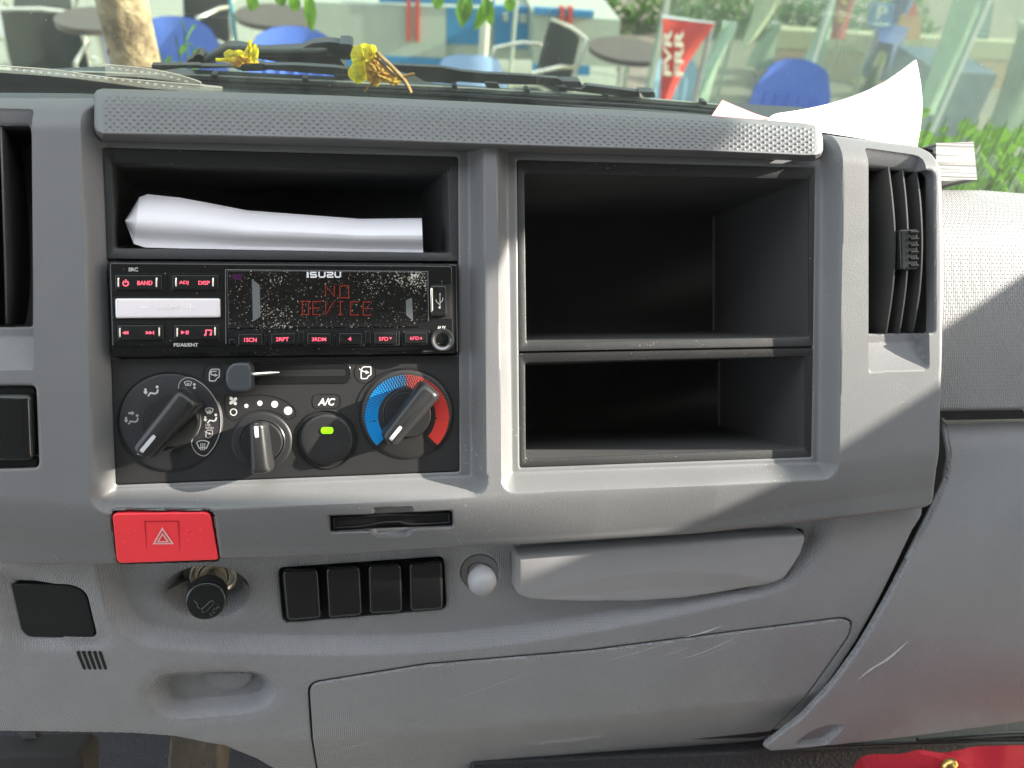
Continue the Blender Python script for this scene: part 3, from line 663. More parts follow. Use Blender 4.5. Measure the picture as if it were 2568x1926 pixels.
loO = onsurf([(2300, 1060), (2368, 1056), (2760, 1050), (2760, 1775), (2568, 1812), (2300, 1848), (2120, 1868), (1980, 1882), (1935, 1885), (1922, 1878), (1926, 1868)]+Lr(260, 1435, 400, 1285, 520, 1120, 620, 950, 700, 800, 790, 620, 860, 480, 910, 370, 926, 270, 915, 180, 890, 100), lo_base)
def lo_y(X, Z):
    zt = P(2400, 1056, .04)[2]; Y = lo_base(X, Z)
    s = sdf(onsurf(smoothpts(Lr(225, 1560, 290, 1500, 360, 1470, 450, 1470, 400, 1530, 350, 1562), 5, True), lo_base), X, Z); Y = Y+.006*lin(-s/.004, .2)
    return Y
hfield('passenger_lower_panel', lo_y, (P(1900, 900, .03)[0], P(2760, 900, .09)[0], P(2000, 1960, .1)[2], P(2400, 1040, .03)[2]), .0006, loO, (), (), 'weave', dash, edge_r=.0018, wall=.0035, smooth=80)
mb = MB(); lip = smoothpts(Lr(890, 96, 915, 180, 926, 270, 910, 370, 860, 480, 790, 620, 740, 720), 6)
mb.tube([tuple(np.array(PF(a-5, b, lambda x, z: float(lo_base(np.array(x), np.array(z)))+.0035))) for a, b in lip], .0022, 12); mb.build('edge_lip', 'tray', dash, 70)
def surf_lo(a, b, off):
    y = .05
    for _ in range(8): p = P(a, b, y); y = float(lo_y(np.array([[p[0]]]), np.array([[p[2]]]))[0, 0])+off
    return P(a, b, y)
scuffs(bpy.data.objects['passenger_lower_panel'], [(Lr(500, 1270, 560, 1220, 640, 1170, 700, 1120, 735, 1085), 9)], -.0004, surf_lo)
# dark backing sheets that paint the gaps behind the shell parts black
mb = MB(); mb.loft([[tuple(P(a, b, .115)) for a, b in ((-80, 1250), (2700, 1250), (2700, 1700), (1900, 1850), (700, 1880), (350, 1800), (-80, 1780))]], True); mb.build('dark_backing', 'void', dash, 0)
mb = MB(); mb.loft([[tuple(P(a, b, .215)) for a, b in ((-80, 420), (2300, 480), (2700, 1300), (-80, 1300))]], True); mb.build('dark_backing', 'void', dash, 0)
# =====================================================================================================================
#                                                     RADIO
# =====================================================================================================================
YR = .0025
rad_ = root('car_radio', 'glossy black car radio with dusty display reading NO DEVICE under the pocket with white paper', 'radio', tuple(P(710, 890, .01)))
mb = MB(); body = rpoly(Cv(82, 60)+E(1985, 88, 1996, 1094)+Cv(136, 1140), [12, 8, 8, 8]); prism(mb, body, YR+.003, .03, .0014); mb.build('chassis', 'gloss', rad_, 50)
mb = MB(); fp = rpoly(Cv(95, 70)+E(1925, 105, 1942, 985)+Cv(125, 1022), [14, 12, 6, 6]); prism(mb, fp, YR, YR+.006, .0012, 4)
fo = P2(Cv(125, 1022)+E(1942, 985), YR); fb = P2(Cv(140, 1120)+E(1942, 1070), YR+.003)
mb.loft([L3(fo, YR+.0008), L3([(fo*.5+fb*.5)[0], (fo*.5+fb*.5)[1]], YR+.0010), L3(fb, YR+.0030)], closed=False)
face = mb.build('faceplate', 'gloss', rad_, 50)
def rbtn(px, name='button', mat='gloss2', y=YR-.0012, bev=.0005, lab=None, r=3, frame=True):
    if frame:
        c = np.mean(px, 0); o = [tuple(c+(np.array(p)-c)*np.array((1+7/(abs(p[0]-c[0])+1e-6)/1, 1+5/(abs(p[1]-c[1])+1e-6)))) for p in px]
        m = MB(); ring(m, rpoly(px, r), rpoly(o, r+2), YR-.0003, YR+.001); m.build('button_surround', 'void', rad_)
    m = MB(); prism(m, rpoly(px, r), y, YR+.002, bev, 4); o = m.build(name, mat, rad_, 60)
    if lab: tag(o, lab)
    return o
def bars(o, pairs, y):
    m = MB()
    for x, y0, y1 in pairs: prism(m, rpoly([(x-2.2, y0), (x+2.2, y0), (x+2.2, y1), (x-2.2, y1)], 1.5, 2), y-.0006, y+.0003, .0004, 2)
    m.build('ridge', 'chrome', o, 60)
yb_ = YR-.0013
def cvb(*a): return Cv(*a)
b = rbtn(Cv(165, 220, 692, 220, 692, 386, 170, 388), lab='power and band button')
bars(b, [(296, 696, 720), (392, 696, 720)], yb_)
text('lettering', 'BAND', (*Cv(418, 284)[0], *Cv(585, 332)[0]), yb_, 'lit', b)
m = MB(); pc = Cv(289, 312)[0]; stroke(m, [(pc[0]+6.6*math.cos(t), pc[1]+6.6*math.sin(t)) for t in np.linspace(-1.05, 4.2, 18)], 2.6, yb_); stroke(m, [(pc[0], pc[1]-10), (pc[0], pc[1]-1)], 2.6, yb_); m.build('power_symbol', 'lit', b)
b = rbtn(Cv(800, 220, 1318, 220, 1318, 382, 803, 384), lab='adjust and display button'); bars(b, [(441, 696, 719), (534, 696, 719)], yb_)
text('lettering', 'ADJ', (*Cv(880, 284)[0], *Cv(985, 330)[0]), yb_, 'lit', b); text('lettering', 'DISP', (*Cv(1095, 284)[0], *Cv(1222, 328)[0]), yb_, 'lit', b)
b = rbtn(Cv(190, 775, 705, 775, 712, 942, 198, 948), lab='track skip button'); bars(b, [(300, 822, 846), (399, 821, 844)], yb_)
m = MB()
def tri(m, x, y, w, h, d=1): patch(m, [(x, y-h/2), (x+w*d, y), (x, y+h/2)], yb_)
for x in (307, 314, ): tri(m, x+8, 834.5, 8.5, 9, -1)
patch(m, Cv(283, 845, 291, 845, 291, 880, 283, 880), yb_)
for x in (366, 374.5): tri(m, x, 834.5, 9, 9)
patch(m, [(384, 830), (386.4, 830), (386.4, 839), (384, 839)], yb_); m.build('skip_symbols', 'lit', b)
b = rbtn(Cv(820, 772, 1326, 772, 1330, 938, 826, 940), lab='play and music button'); bars(b, [(444, 822, 845), (539, 820, 842)], yb_)
m = MB(); tri(m, 454, 833.5, 10, 10)
for x in (466, 470.5): patch(m, [(x, 829), (x+2.6, 829), (x+2.6, 838.5), (x, 838.5)], yb_)
stroke(m, Cv(1178, 885, 1178, 832, 1238, 832, 1238, 880), 2.8, yb_)
patch(m, circ(*Cv(1169, 886)[0], 2.6, 12), yb_); patch(m, circ(*Cv(1230, 881)[0], 2.6, 12), yb_); m.build('music_symbols', 'lit', b)
b = rbtn(Cv(165, 478, 1330, 478, 1334, 690, 172, 700), mat='volume', lab='pale volume bar', y=YR-.0022, bev=.0010, r=6)
pale = plastic('pale_lettering', (.95, .9, .9), .3, 0)
yv = YR-.0023; text('lettering', 'VOLUME', (*Cv(630, 560)[0], *Cv(873, 600)[0]), yv, pale, b, 0)
m = MB(); stroke(m, Cv(443, 580, 543, 579), 2, yv); stroke(m, Cv(962, 575, 1052, 575), 2, yv); stroke(m, Cv(1008, 535, 1008, 612), 2, yv); m.build('plus_minus', pale, b)
# presets
for t, c, tb in (('1SCN', Cv(1535, 872, 1805, 870, 1808, 998, 1538, 1000), Cv(1603, 916, 1742, 962)), ('2RPT', Cv(1900, 868, 2165, 860, 2168, 990, 1902, 994), Cv(1955, 910, 2098, 954)),
    ('3RDM', E(308, 862, 572, 866, 572, 992, 310, 994), E(362, 912, 522, 954)), ('4', E(662, 862, 922, 862, 922, 990, 664, 992), E(764, 908, 802, 950)),
    ('5FD', E(1054, 856, 1308, 858, 1310, 986, 1056, 988), E(1106, 908, 1212, 950)), ('6FD', E(1394, 854, 1644, 854, 1646, 982, 1396, 984), E(1450, 902, 1555, 940))):
    b = rbtn(c, lab='preset button '+t[0], bev=.0005)
    text('lettering', t, (*tb[0], *tb[1]), yb_, 'lit', b, .02)
    if t == '5FD': m = MB(); patch(m, E(1220, 910, 1252, 910, 1236, 938), yb_); m.build('down_arrow', 'lit', b)
    if t == '6FD': m = MB(); patch(m, E(1575, 904, 1590, 932, 1560, 932), yb_); m.build('up_arrow', 'lit', b)
for c in (Cv(1432, 930, 1500, 930, 1502, 986, 1434, 988), E(210, 842, 278, 842, 280, 982, 214, 982), E(950, 836, 1018, 836, 1020, 980, 956, 980)):
    m = MB(); prism(m, rpoly(c, 2), YR-.0006, YR+.001, .0004); m.build('divider', 'gloss', rad_)
# display
dpx = rpoly(Cv(1408, 166)+E(1640, 182, 1655, 728, 1560, 735, 1550, 800)+Cv(1425, 820), 4)
m = MB(); prism(m, dpx, YR-.0007, YR+.001, .0004, 2); disp = m.build('display_window', 'lcdglass', rad_)
m = MB(); stroke(m, Cv(1400, 985, 1396, 160)+E(1650, 180, 1656, 728), 1.6, YR-.0007); m.build('window_edge', plastic('window_edge_line', (.16, .16, .16), .25, 0), disp)
yd = YR-.0007
for c in (Cv(1690, 266, 1775, 330, 1785, 680, 1700, 738), E(1408, 500, 1474, 470, 1486, 728, 1408, 665)):
    m = MB(); patch(m, c, yd, .0002); m.build('silver_light_bar', plastic('silvery_bar', (.30, .32, .33), .12, 0, metal=.7), disp)
m = MB(); patch(m, Cv(1480, 212, 1580, 214, 1580, 280, 1480, 270), yd); m.build('sensor_patch', plastic('purple_filter', (.05, .008, .05), .2, 0), disp)
m = MB()
def seg(ch, x, y, w, h):
    g = {'N': [[(0, 1), (0, 0), (1, 1), (1, 0)]], 'O': [[(0, 0), (1, 0), (1, 1), (0, 1), (0, 0)]], 'D': [[(0, 0), (1, 0), (1, 1), (0, 1)], [(.25, 0), (.25, 1)]], 'E': [[(1, 0), (0, 0), (0, 1), (1, 1)], [(0, .5), (.8, .5)]],
         'V': [[(0, 0), (.05, 1), (1, 0)]], 'I': [[(0, 0), (1, 0)], [(.5, 0), (.5, 1)], [(0, 1), (1, 1)]], 'C': [[(1, 0), (0, 0), (0, 1), (1, 1)]]}[ch]
    for ln in g: stroke(m, [(x+a*w, y+b_*h) for a, b_ in ln], 1.7, yd)
x = E(515, 335)[0]; seg('N', x[0], x[1], 22, 28); seg('O', x[0]+36, x[1]+1, 22, 30)
x = E(235, 512)[0]
for i, ch in enumerate('DEVICE'): seg(ch, x[0]+i*31.5, x[1]+i*.3, 21 if ch != 'I' else 12, 33)
m.build('display_text', 'lcd', disp)
def logo():
    m = MB(); x0, y0 = E(306, 184)[0]; h = 15.0; y = yd
    def st(p, w=3.4): stroke(m, [(x0+a, y0+b_) for a, b_ in p], w, y)
    st([(2.5, 0), (2.5, h)], 4.6)
    st([(25, 1.8), (11, 1.8), (9.3, 4.5), (11, 7.4), (23, 7.6), (24.5, 10.5), (23, 13.2), (8.5, 13.2)])
    st([(31, 0), (31, 10), (33.5, 13.2), (43, 13.2), (45.5, 10.5), (45.5, 0)])
    st([(50, 1.8), (64, 1.8), (65.5, 4.3), (64, 7.4), (53, 7.6), (51.5, 10.4), (53, 13.2), (67, 13.2)])
    st([(71.5, 0), (71.5, 10), (74, 13.2), (82, 13.2), (84.5, 10.5), (84.5, 0)])
    m.build('maker_lettering', plastic('silver_lettering', (.75, .76, .78), .35, 0), disp)
logo()
text('lettering', '24V', (*E(1455, 205)[0], *E(1560, 248)[0]), yd, 'white', disp, .02, .15)
text('lettering', 'SRC', (*Cv(320, 138)[0], *Cv(424, 180)[0]), YR-.00005, 'white', face, .01)
text('lettering', 'PS/AS/ENT', (*Cv(822, 975)[0], *Cv(1092, 1014)[0]), YR-.00005, 'white', face, .01)
text('lettering', 'AUX', (*E(1756, 785)[0], *E(1850, 824)[0]), YR-.00005, 'white', face, .015)
m = MB(); patch(m, circ(*Cv(460, 997)[0], 3.2, 14), YR-.00003); m.build('reset_hole', 'void', face)
# usb flap, aux jack
m = MB(); prism(m, rpoly(E(1672, 322, 1905, 322, 1912, 712, 1680, 715), 4), YR-.0002, YR+.001, .0003); uf = m.build('usb_recess', 'void', rad_)
m = MB(); prism(m, rpoly(E(1676, 328, 1862, 330, 1868, 682, 1684, 686), 8), YR-.0022, YR+.001, .0012, 4); ub = m.build('usb_cover', 'gloss2', uf, 60)
m = MB(); prism(m, rpoly(E(1676, 360, 1708, 360, 1712, 620, 1682, 640), 5), YR-.003, YR-.001, .0008, 3); m.build('finger_grip', 'chrome', ub, 60)
yu = YR-.0023; m = MB(); stroke(m, E(1785, 425, 1785, 590), 1.4, yu); stroke(m, E(1740, 490, 1745, 515, 1785, 550), 1.4, yu); stroke(m, E(1815, 470, 1815, 500, 1785, 530), 1.4, yu); patch(m, E(1785, 415, 1775, 440, 1795, 440), yu); patch(m, circ(*E(1780, 580)[0], 3, 12), yu)
m.build('usb_symbol', 'grey_print', ub)
jc = P(*E(1808, 940)[0], YR)
m = MB(); rev(m, jc, (0, 1, 0), [(.0062, .001), (.0062, -.0006), (.0056, -.0014), (.0048, -.0014), (.0042, -.0008), (.0036, -.0008), (.0030, .0004), (.0028, .006)], cap0=False); aj = m.build('aux_jack', plastic('dark_metal', (.18, .18, .18), .25, 0, metal=.9), rad_, 50)
m = MB(); rev(m, jc, (0, 1, 0), [(.0029, .001), (.0001, .001)], cap0=False, cap1=True); m.build('jack_hole', 'void', aj)
# =====================================================================================================================
#                                                 CLIMATE PANEL
# =====================================================================================================================
YC = YF+.0012
cl = root('climate_control_panel', 'matt black heater panel with three dials, slider and A/C button under the radio', 'control panel', tuple(P(716, 1210, .012)))
m = MB(); prism(m, rpoly([(276, 897), (1154, 889), (1152, 1182), (289, 1216)], 5), YC, .03, .0008); pl = m.build('panel', 'panel', cl)
yp = YC-.0003
line = plastic('engraved_line', (.003, .003, .003), .4, 0)
def soft_disc(c, r, y0, depth, n=56):
    m = MB(); cc = P(*c, YC); R0 = r*PXM
    rev(m, cc, (0, 1, 0), [(R0, .0004), (R0*.97, -depth*.5), (R0*.9, -depth), (R0*.3, -depth), (.0001, -depth)], n, False, True); return m
# mode dial
dm = A(740, 790)[0]
m = soft_disc(dm, 124, YC, .0012); d1 = m.build('mode_dial_plate', plastic('dial_plate', (.016, .016, .018), .5, 1800, .2, .0001), cl, 50)
yq = YC-.0012
m = MB(); stroke(m, smoothpts(A(830, 440, 835, 370, 870, 320, 940, 297, 1030, 325, 1130, 400, 1220, 510, 1280, 640, 1300, 780, 1290, 900, 1240, 1030, 1170, 1130, 1110, 1165, 1030, 1130, 980, 1050, 985, 980, 1040, 910, 1075, 820, 1075, 740, 1045, 660), 5), 1.7, yq)
m.build('dial_outline', 'grey_print', d1)
m = MB(); stroke(m, smoothpts(A(480, 1150, 410, 1190, 330, 1150, 240, 1020, 175, 880, 160, 740, 200, 570, 290, 420, 430, 310, 600, 250, 760, 238, 900, 262, 1050, 320), 5), 2.2, yq); m.build('plate_groove', line, d1)
def person(m, x, y, s=1.0, arrows=('d',), y_=yq, head=True):
    a = lambda *q: [(x+q[i]*s, y+q[i+1]*s) for i in range(0, len(q), 2)]
    if head: patch(m, circ(*a(23, -15)[0], 3.6*s, 14), y_)
    stroke(m, a(0, 8, 6, 0, 18, 2, 23, -1, 25, -9), 3.6*s, y_)
    for k in arrows:
        if k == 'd': patch(m, a(-9, -11, -3.5, -11, -3.5, -3, 0, -3, -6, 4, -12, -3, -9, -3), y_)
        if k == 'r': patch(m, a(0, -18, 8, -18, 8, -21, 15, -15.5, 8, -10, 8, -13, 0, -13), y_)
def demist(m, x, y, s, y_=yq, full=True):
    a = lambda *q: [(x+q[i]*s, y+q[i+1]*s) for i in range(0, len(q), 2)]
    stroke(m, smoothpts(a(-16, -8, -8, -12, 0, -13, 8, -12, 16, -8), 4)+smoothpts(a(9, 7, 0, 5, -9, 7), 4), 2.4*s, y_, closed=True)
    for dx in (-5, 0, 5): stroke(m, a(dx, -6, dx, 4, dx-1.5, 8, dx, 12) if full else a(dx*.8, -5, dx*.8-1, 3), 1.9*s, y_); 
m = MB(); person(m, *A(492, 466)[0]); m.build('footwell_symbol', 'white', d1)
m = MB(); person(m, *A(275, 780)[0], .95, ('d',)); a_ = A(274, 680, 312, 680, 312, 665, 342, 690, 312, 716, 312, 700, 274, 700); patch(m, a_, yq); m.build('face_and_feet_symbol', 'grey_print', d1)
m = MB(); person(m, *A(378, 1115)[0], .95, (), head=False); patch(m, A(382, 1010, 412, 1010, 412, 1000, 438, 1024, 412, 1045, 412, 1035, 382, 1035), yq); m.build('face_symbol', 'white', d1)
m = MB(); demist(m, *A(937, 368)[0], .58, full=False); patch(m, circ(*A(1006, 372)[0], 3.2, 12), yq); patch(m, circ(*A(1008, 408)[0], 3, 12), yq); m.build('mixed_symbol', 'white', d1)
m = MB(); demist(m, *A(1172, 668)[0], .62); person(m, *A(1152, 770)[0], .9, ('d',)); m.build('feet_and_demist_symbol', 'white', d1)
text('lettering', 'USE\nWITH', (*A(1126, 808)[0], *A(1217, 868)[0]), yq, 'grey_print', d1, .01)
m = MB(); demist(m, *A(1100, 1050)[0], .98); m.build('demist_symbol', 'white', d1)
def airflow(m, x, y, s, y_, recirc):
    a = lambda *q: [(x+q[i]*s, y+q[i+1]*s) for i in range(0, len(q), 2)]
    stroke(m, rpoly(a(-12, -6, -7, -15, 14, -15, 14, 6, 7, 9, 4, 16, -12, 16), 3*s, 3), 2.6*s, y_, closed=True)
    if recirc: stroke(m, smoothpts(a(7, -9, -6, -9, -8, -3, -4, 0, 3, 1), 4), 2.8*s, y_); patch(m, a(2, -4, 11, 1, 2, 5), y_)
    else: stroke(m, smoothpts(a(-17, -10, -8, -4, 2, -1), 4), 2.8*s, y_); patch(m, a(0, -6, 10, 0, 0, 4), y_)
m = MB(); airflow(m, *A(1168, 920)[0], .62, yq, False); m.build('fresh_air_symbol', 'grey_print', d1)
def bar_knob(c, r, ang, halfw, la, lb, top, pmat, ptr, plate=None, lab=None):
    """round base + bar handle: c centre px, la/lb bar reach (px) to pointer end and tail end, ang pixel angle towards the pointer"""
    m = MB(); cc = P(*c, YC); rm = r*PXM
    rev(m, cc, (0, 1, 0), [(rm*1.10, .0), (rm*1.10, -.0009), (rm*1.06, -.0013), (rm*1.02, -.0002), (rm, -.0002), (rm*.99, -.0042), (rm*.95, -.0050), (.0001, -.0050)], 56, False, True)
    o = m.build('dial', 'knob', cl, 45)
    if lab: tag(o, lab)
    dx, dz = math.cos(ang), -math.sin(ang); nx_, nz_ = -dz, dx
    def loop(y, hw, a, b, rr):
        pts = rpoly([(a, hw*.78), (a, -hw*.78), (-b, -hw), (-b, hw)], rr, 6)
        return [(cc[0]+dx*u*PXM+nx_*v*PXM, y, cc[2]+dz*u*PXM+nz_*v*PXM) for u, v in pts]
    m = MB(); hw = halfw
    L_ = [loop(YC-.004, hw*1.05, la, lb, hw*.55), loop(YC-top*.55, hw, la, lb, hw*.55), loop(YC-top*.85, hw*.88, la*.98, lb*.97, hw*.5), loop(YC-top*.97, hw*.66, la*.95, lb*.92, hw*.4), loop(YC-top, hw*.35, la*.9, lb*.85, hw*.2)]
    m.loft(L_, False, True); h = m.build('handle', 'knob', o, 75)
    m = MB(); q = [(la*.97, 5), (la*.97, -5), (la*.36, -5), (la*.36, 5)]; q = rpoly(q, [1.5, 1.5, 4.5, 4.5], 4)
    def at(u, v, e=0):
        k = max(0, (u/la-.80)/.17); y = YC-top*(1.0-.12*k*k)-.0004-e; return (cc[0]+dx*u*PXM+nx_*v*PXM, y, cc[2]+dz*u*PXM+nz_*v*PXM)
    qs = []
    for k in range(9):
        u = la*(.36+.61*k/8); w_ = 4.6*(1 if 0 < k < 8 else .75); qs.append([at(u, w_, -.0015), at(u, w_, 0), at(u, -w_, 0), at(u, -w_, -.0015)])
    m.loft(qs, closed=False); m.add(qs[0], [(0, 1, 2, 3)]); m.add(qs[-1], [(0, 1, 2, 3)])
    m.build('pointer_line', 'ptr', h, 30)
    return o
bar_knob(A(775, 770)[0], 64, math.radians(180-50), 34, 96, 86, .017, None, True, lab='airflow mode dial pointing down left')
# fan dial
m = soft_disc(A(1755, 1005)[0], 74, YC, .0007); d2 = m.build('fan_dial_plate', plastic('dial_plate_b', (.014, .014, .015), .5, 1800, .2, .0001), cl, 50)
bar_knob(A(1762, 1000)[0], 50, math.radians(-93), 26, 52, 72, .016, None, True, lab='fan dial pointing up')
m = MB()
for x, y, r in ((1583, 610, 23), (1733, 580, 29), (1897, 592, 38), (2046, 664, 46)): patch(m, circ(*A(x, y)[0], r/4.424, 20), YC)
m.build('fan_speed_dots', 'white', pl)
m = MB(); stroke(m, circ(*A(1441, 679)[0], 8, 22), 2.2, YC, closed=True)
for dx, dy in ((-22, -26), (22, -20), (-24, 20), (20, 26)): patch(m, circ(*A(1438+dx, 555+dy)[0], 5.2, 12, 4.2, math.atan2(dy, dx)), YC)
patch(m, circ(*A(1438, 556)[0], 2.5, 8), YC); m.build('fan_symbol', 'white', pl)
m = MB(); stroke(m, smoothpts(A(1340, 520, 1380, 480, 1500, 500, 1780, 490, 1980, 540, 2100, 620, 2135, 690, 2100, 745, 2030, 755, 1950, 700, 1780, 655, 1600, 690, 1500, 755, 1420, 765, 1360, 700), 4, True), 1.5, YC, closed=True)
for c in (A(1222, 268)[0], B(955, 240)[0]): stroke(m, circ(*c, 27, 36), 1.5, YC, closed=True)
stroke(m, rpoly(B(365, 485, 680, 480, 680, 640, 368, 645), 16, 6), 1.4, YC, closed=True)
m.build('outline_grooves', line, pl)
m = MB(); airflow(m, *A(1224, 266)[0], .95, YC, True); m.build('recirculation_symbol', 'white', pl)
m = MB(); airflow(m, *B(960, 240)[0], .95, YC, False); m.build('fresh_air_symbol', 'white', pl)
text('lettering', 'A/C', (*B(428, 524)[0], *B(622, 606)[0]), YC, 'white', pl, .03, .25)
# A/C button
ac = B(530, 980)[0]; cc = P(*ac, YC)
m = MB(); rr_ = 75*PXM; rev(m, cc, (0, 1, 0), [(rr_, .0003), (rr_, -.0006), (rr_*.97, -.0009), (rr_*.945, .0000), (rr_*.92, .002)], 56, False, True); m.build('button_rim', 'void', cl, 50)
m = MB(); rr_ = 65*PXM; rev(m, cc, (0, 1, 0), [(rr_, .002), (rr_, -.0010), (rr_*.96, -.0018), (rr_*.85, -.0021), (rr_*.5, -.0017), (.0001, -.0015)], 56, False, True); ab = m.build('ac_button', 'panel', cl, 60)
m = MB(); prism(m, rpoly(B(462, 848, 600, 846, 600, 920, 462, 920), 8), YC-.0022, YC, .0003); m.build('green_lamp', 'green', ab)
# slider
m = MB(); sl_o = rpoly(A(1640, 120)+B(770, 118, 812, 250, 770, 366)+A(1400, 380, 1380, 140), [4, 20, 26, 20, 10, 10], 6)
prism(m, sl_o, YC-.0004, YC+.001, .0005); sp = m.build('slider_track', 'gloss2', cl)
m = MB(); patch(m, rpoly(A(1500, 220)+B(735, 205, 735, 275)+A(1500, 290), 5), YC-.0004); m.build('track_slot', 'void', sp)
m = MB(); prism(m, rpoly(A(1352, 215, 1430, 135, 1600, 130, 1635, 190, 1637, 400, 1600, 452, 1410, 452, 1352, 370), [14, 10, 8, 8, 8, 8, 10, 12], 5), YC-.012, YC-.001, .0012, 4); m.build('slider_knob', plastic('slate_knob', (.06, .068, .075), .35, 1500, .2, .0001), cl, 70)
m = MB(); m.tube([tuple(P(*A(1640, 262)[0], YC-.004)), tuple(P(*A(1850, 245)[0], YC-.0035)), tuple(P(*A(1950, 240)[0], YC-.003))], [.0011, .0009, .0004], 8); m.build('slider_arm', 'chrome', cl)
# temperature dial
dt = B(1425, 705)[0]
m = soft_disc(dt, 117, YC, .0010); d3 = m.build('temperature_dial_plate', plastic('dial_plate_c', (.020, .019, .018), .45, 1800, .2, .0001), cl, 50)
yt = YC-.0010; m = MB()
stroke(m, smoothpts(B(1205, 1000, 1170, 1070, 1110, 1098, 1040, 1060, 950, 940, 890, 740, 920, 530, 1020, 360, 1200, 230, 1420, 190, 1640, 240, 1820, 370, 1920, 560, 1930, 760, 1870, 940, 1790, 1060, 1740, 1072, 1640, 1010, 1605, 940, 1620, 880), 4), 1.6, yt); m.build('plate_groove', line, d3)
c0 = B(1418, 728)[0]
def arc(r0, r1, a0, a1, n=16): # pixel angles clockwise from +x (y down)
    o = [(c0[0]+r1*math.cos(t), c0[1]+r1*math.sin(t)) for t in np.linspace(a0, a1, n)]; i = [(c0[0]+r0*math.cos(t), c0[1]+r0*math.sin(t)) for t in np.linspace(a1, a0, n)]
    return o+i
ro, ri = 105, 72
m = MB(); patch(m, rpoly(arc(ri, ro, R(136), R(171), 10), 3, 2), yt); m2 = MB(); patch(m2, rpoly(arc(ri, ro, R(5), R(43), 10), 3, 2), yt)
k = 0
for ir in range(7):
    r = ri+3+ir*(ro-ri-5)/6; n = int(2*math.pi*r/6.6)
    for j in range(n):
        t = (j+.5*(ir % 2))*2*math.pi/n; deg = math.degrees(t)
        if 171 < deg < 268: s_ = 3.6-2.2*((deg-171)/97); patch(m, circ(c0[0]+r*math.cos(t), c0[1]+r*math.sin(t), s_, 8), yt)
        elif 268 <= deg <= 360: s_ = 1.3+2.2*((deg-268)/92); patch(m2, circ(c0[0]+r*math.cos(t), c0[1]+r*math.sin(t), s_, 8), yt)
        elif deg < 5: patch(m2, circ(c0[0]+r*math.cos(t), c0[1]+r*math.sin(t), 3.6, 8), yt)
tag(m.build('cold_scale', 'blue', d3), 'blue cold scale fading into dots'); tag(m2.build('hot_scale', 'redp', d3), 'red hot scale fading into dots')
bar_knob(B(1428, 700)[0], 58, math.radians(180-50), 32, 82, 92, .017, None, True, lab='temperature dial turned to cold')
# =====================================================================================================================
#                                             PAPERS ON AND IN THE DASH
# =====================================================================================================================
def sheet(name, grid, mat, label, cat, th=.0004, smooth=60):
    g = np.array(grid, float); a, b = g.shape[:2]; v = []; f = []
    idx = lambda i, j, s: s*a*b+i*b+j
    g2 = g.copy(); g2[..., 1] += th
    v = list(g.reshape(-1, 3))+list(g2.reshape(-1, 3))
    for i in range(a-1):
        for j in range(b-1):
            f.append((idx(i, j, 0), idx(i, j+1, 0), idx(i+1, j+1, 0), idx(i+1, j, 0))); f.append((idx(i, j, 1), idx(i+1, j, 1), idx(i+1, j+1, 1), idx(i, j+1, 1)))
    for i in range(a-1):
        for j in (0, b-1): f.append((idx(i, j, 0), idx(i+1, j, 0), idx(i+1, j, 1), idx(i, j, 1)))
    for j in range(b-1):
        for i in (0, a-1): f.append((idx(i, j, 0), idx(i, j+1, 0), idx(i, j+1, 1), idx(i, j, 1)))
    me = mesh_from(name, v, f, smooth); return tag(link(name, me, mat), label, cat)
# folded paper in the pocket
top_l = Q(252, 470, 330, 342, 375, 325, 560, 345, 740, 378, 930, 415, 1200, 435, 1560, 462, 1700, 460, 1897, 458); bot_l = Q(252, 480, 300, 600, 360, 620, 560, 626, 740, 629, 930, 633, 1200, 637, 1560, 644, 1700, 646, 1905, 650)
grid = []
for j in range(13):
    t = j/12; row = []
    for i, (a_, b_) in enumerate(zip(top_l, bot_l)):
        y = .018-.009*math.sin(math.pi*min(1, t*1.15))+.008*(1-t)**2+(.006 if i == 0 else 0)
        row.append(tuple(P(a_[0]+(b_[0]-a_[0])*t, a_[1]+(b_[1]-a_[1])*t-(0 if j < 12 else 0), y)))
    grid.append(row)
sheet('folded_paper', grid, 'paper', 'folded white paper lying in the black pocket above the radio', 'paper', .004, 30)
# deck behind the trim
deckm = plastic('dark_deck', (.012, .011, .011), .85, 300, .8, .0012, spec=.15)
m = MB(); near = PX([(-60, 232), (200, 234), (300, 238), (560, 242), (1000, 262), (1500, 290), (2050, 330), (2340, 375)], .02)
far = PX([(-60, 168), (200, 196), (300, 208), (560, 234), (1000, 262), (1500, 290), (2050, 330), (2340, 400)], .15)
m.loft([near, far], closed=False); m.build('dash_deck', deckm, dash)
wp = MT['paper']
# curled white sheet standing on the right
up_ = smoothpts(Z5(790, 1310, 870, 1262, 1100, 1225, 1400, 1165, 1700, 1075, 2000, 950, 2212, 835), 5)+smoothpts(Z6(60, 800, 200, 728, 330, 640, 430, 565, 468, 541), 5)
n_ = len(up_); lo_ = [(1915+(2300-1915)*(i/(n_-1))**.9, 318+50*(i/(n_-1))) for i in range(n_)]
grid = []
for j in range(9):
    t = j/8; row = []
    for i in range(n_):
        u = i/(n_-1); yy = .040+.050*u*(1-t)+.012*u*t
        bulge = 14*math.sin(math.pi*t)*u**3
        row.append(tuple(P(up_[i][0]+(lo_[i][0]-up_[i][0])*t+bulge, up_[i][1]+(lo_[i][1]-up_[i][1])*t, yy)))
    grid.append(row)
sheet('curled_paper', grid, 'paper', 'blank white sheet curling up from the dashboard against the windscreen', 'paper')
pinkm = plastic('pink_leaflet', (.75, .30, .30), .5, 0)
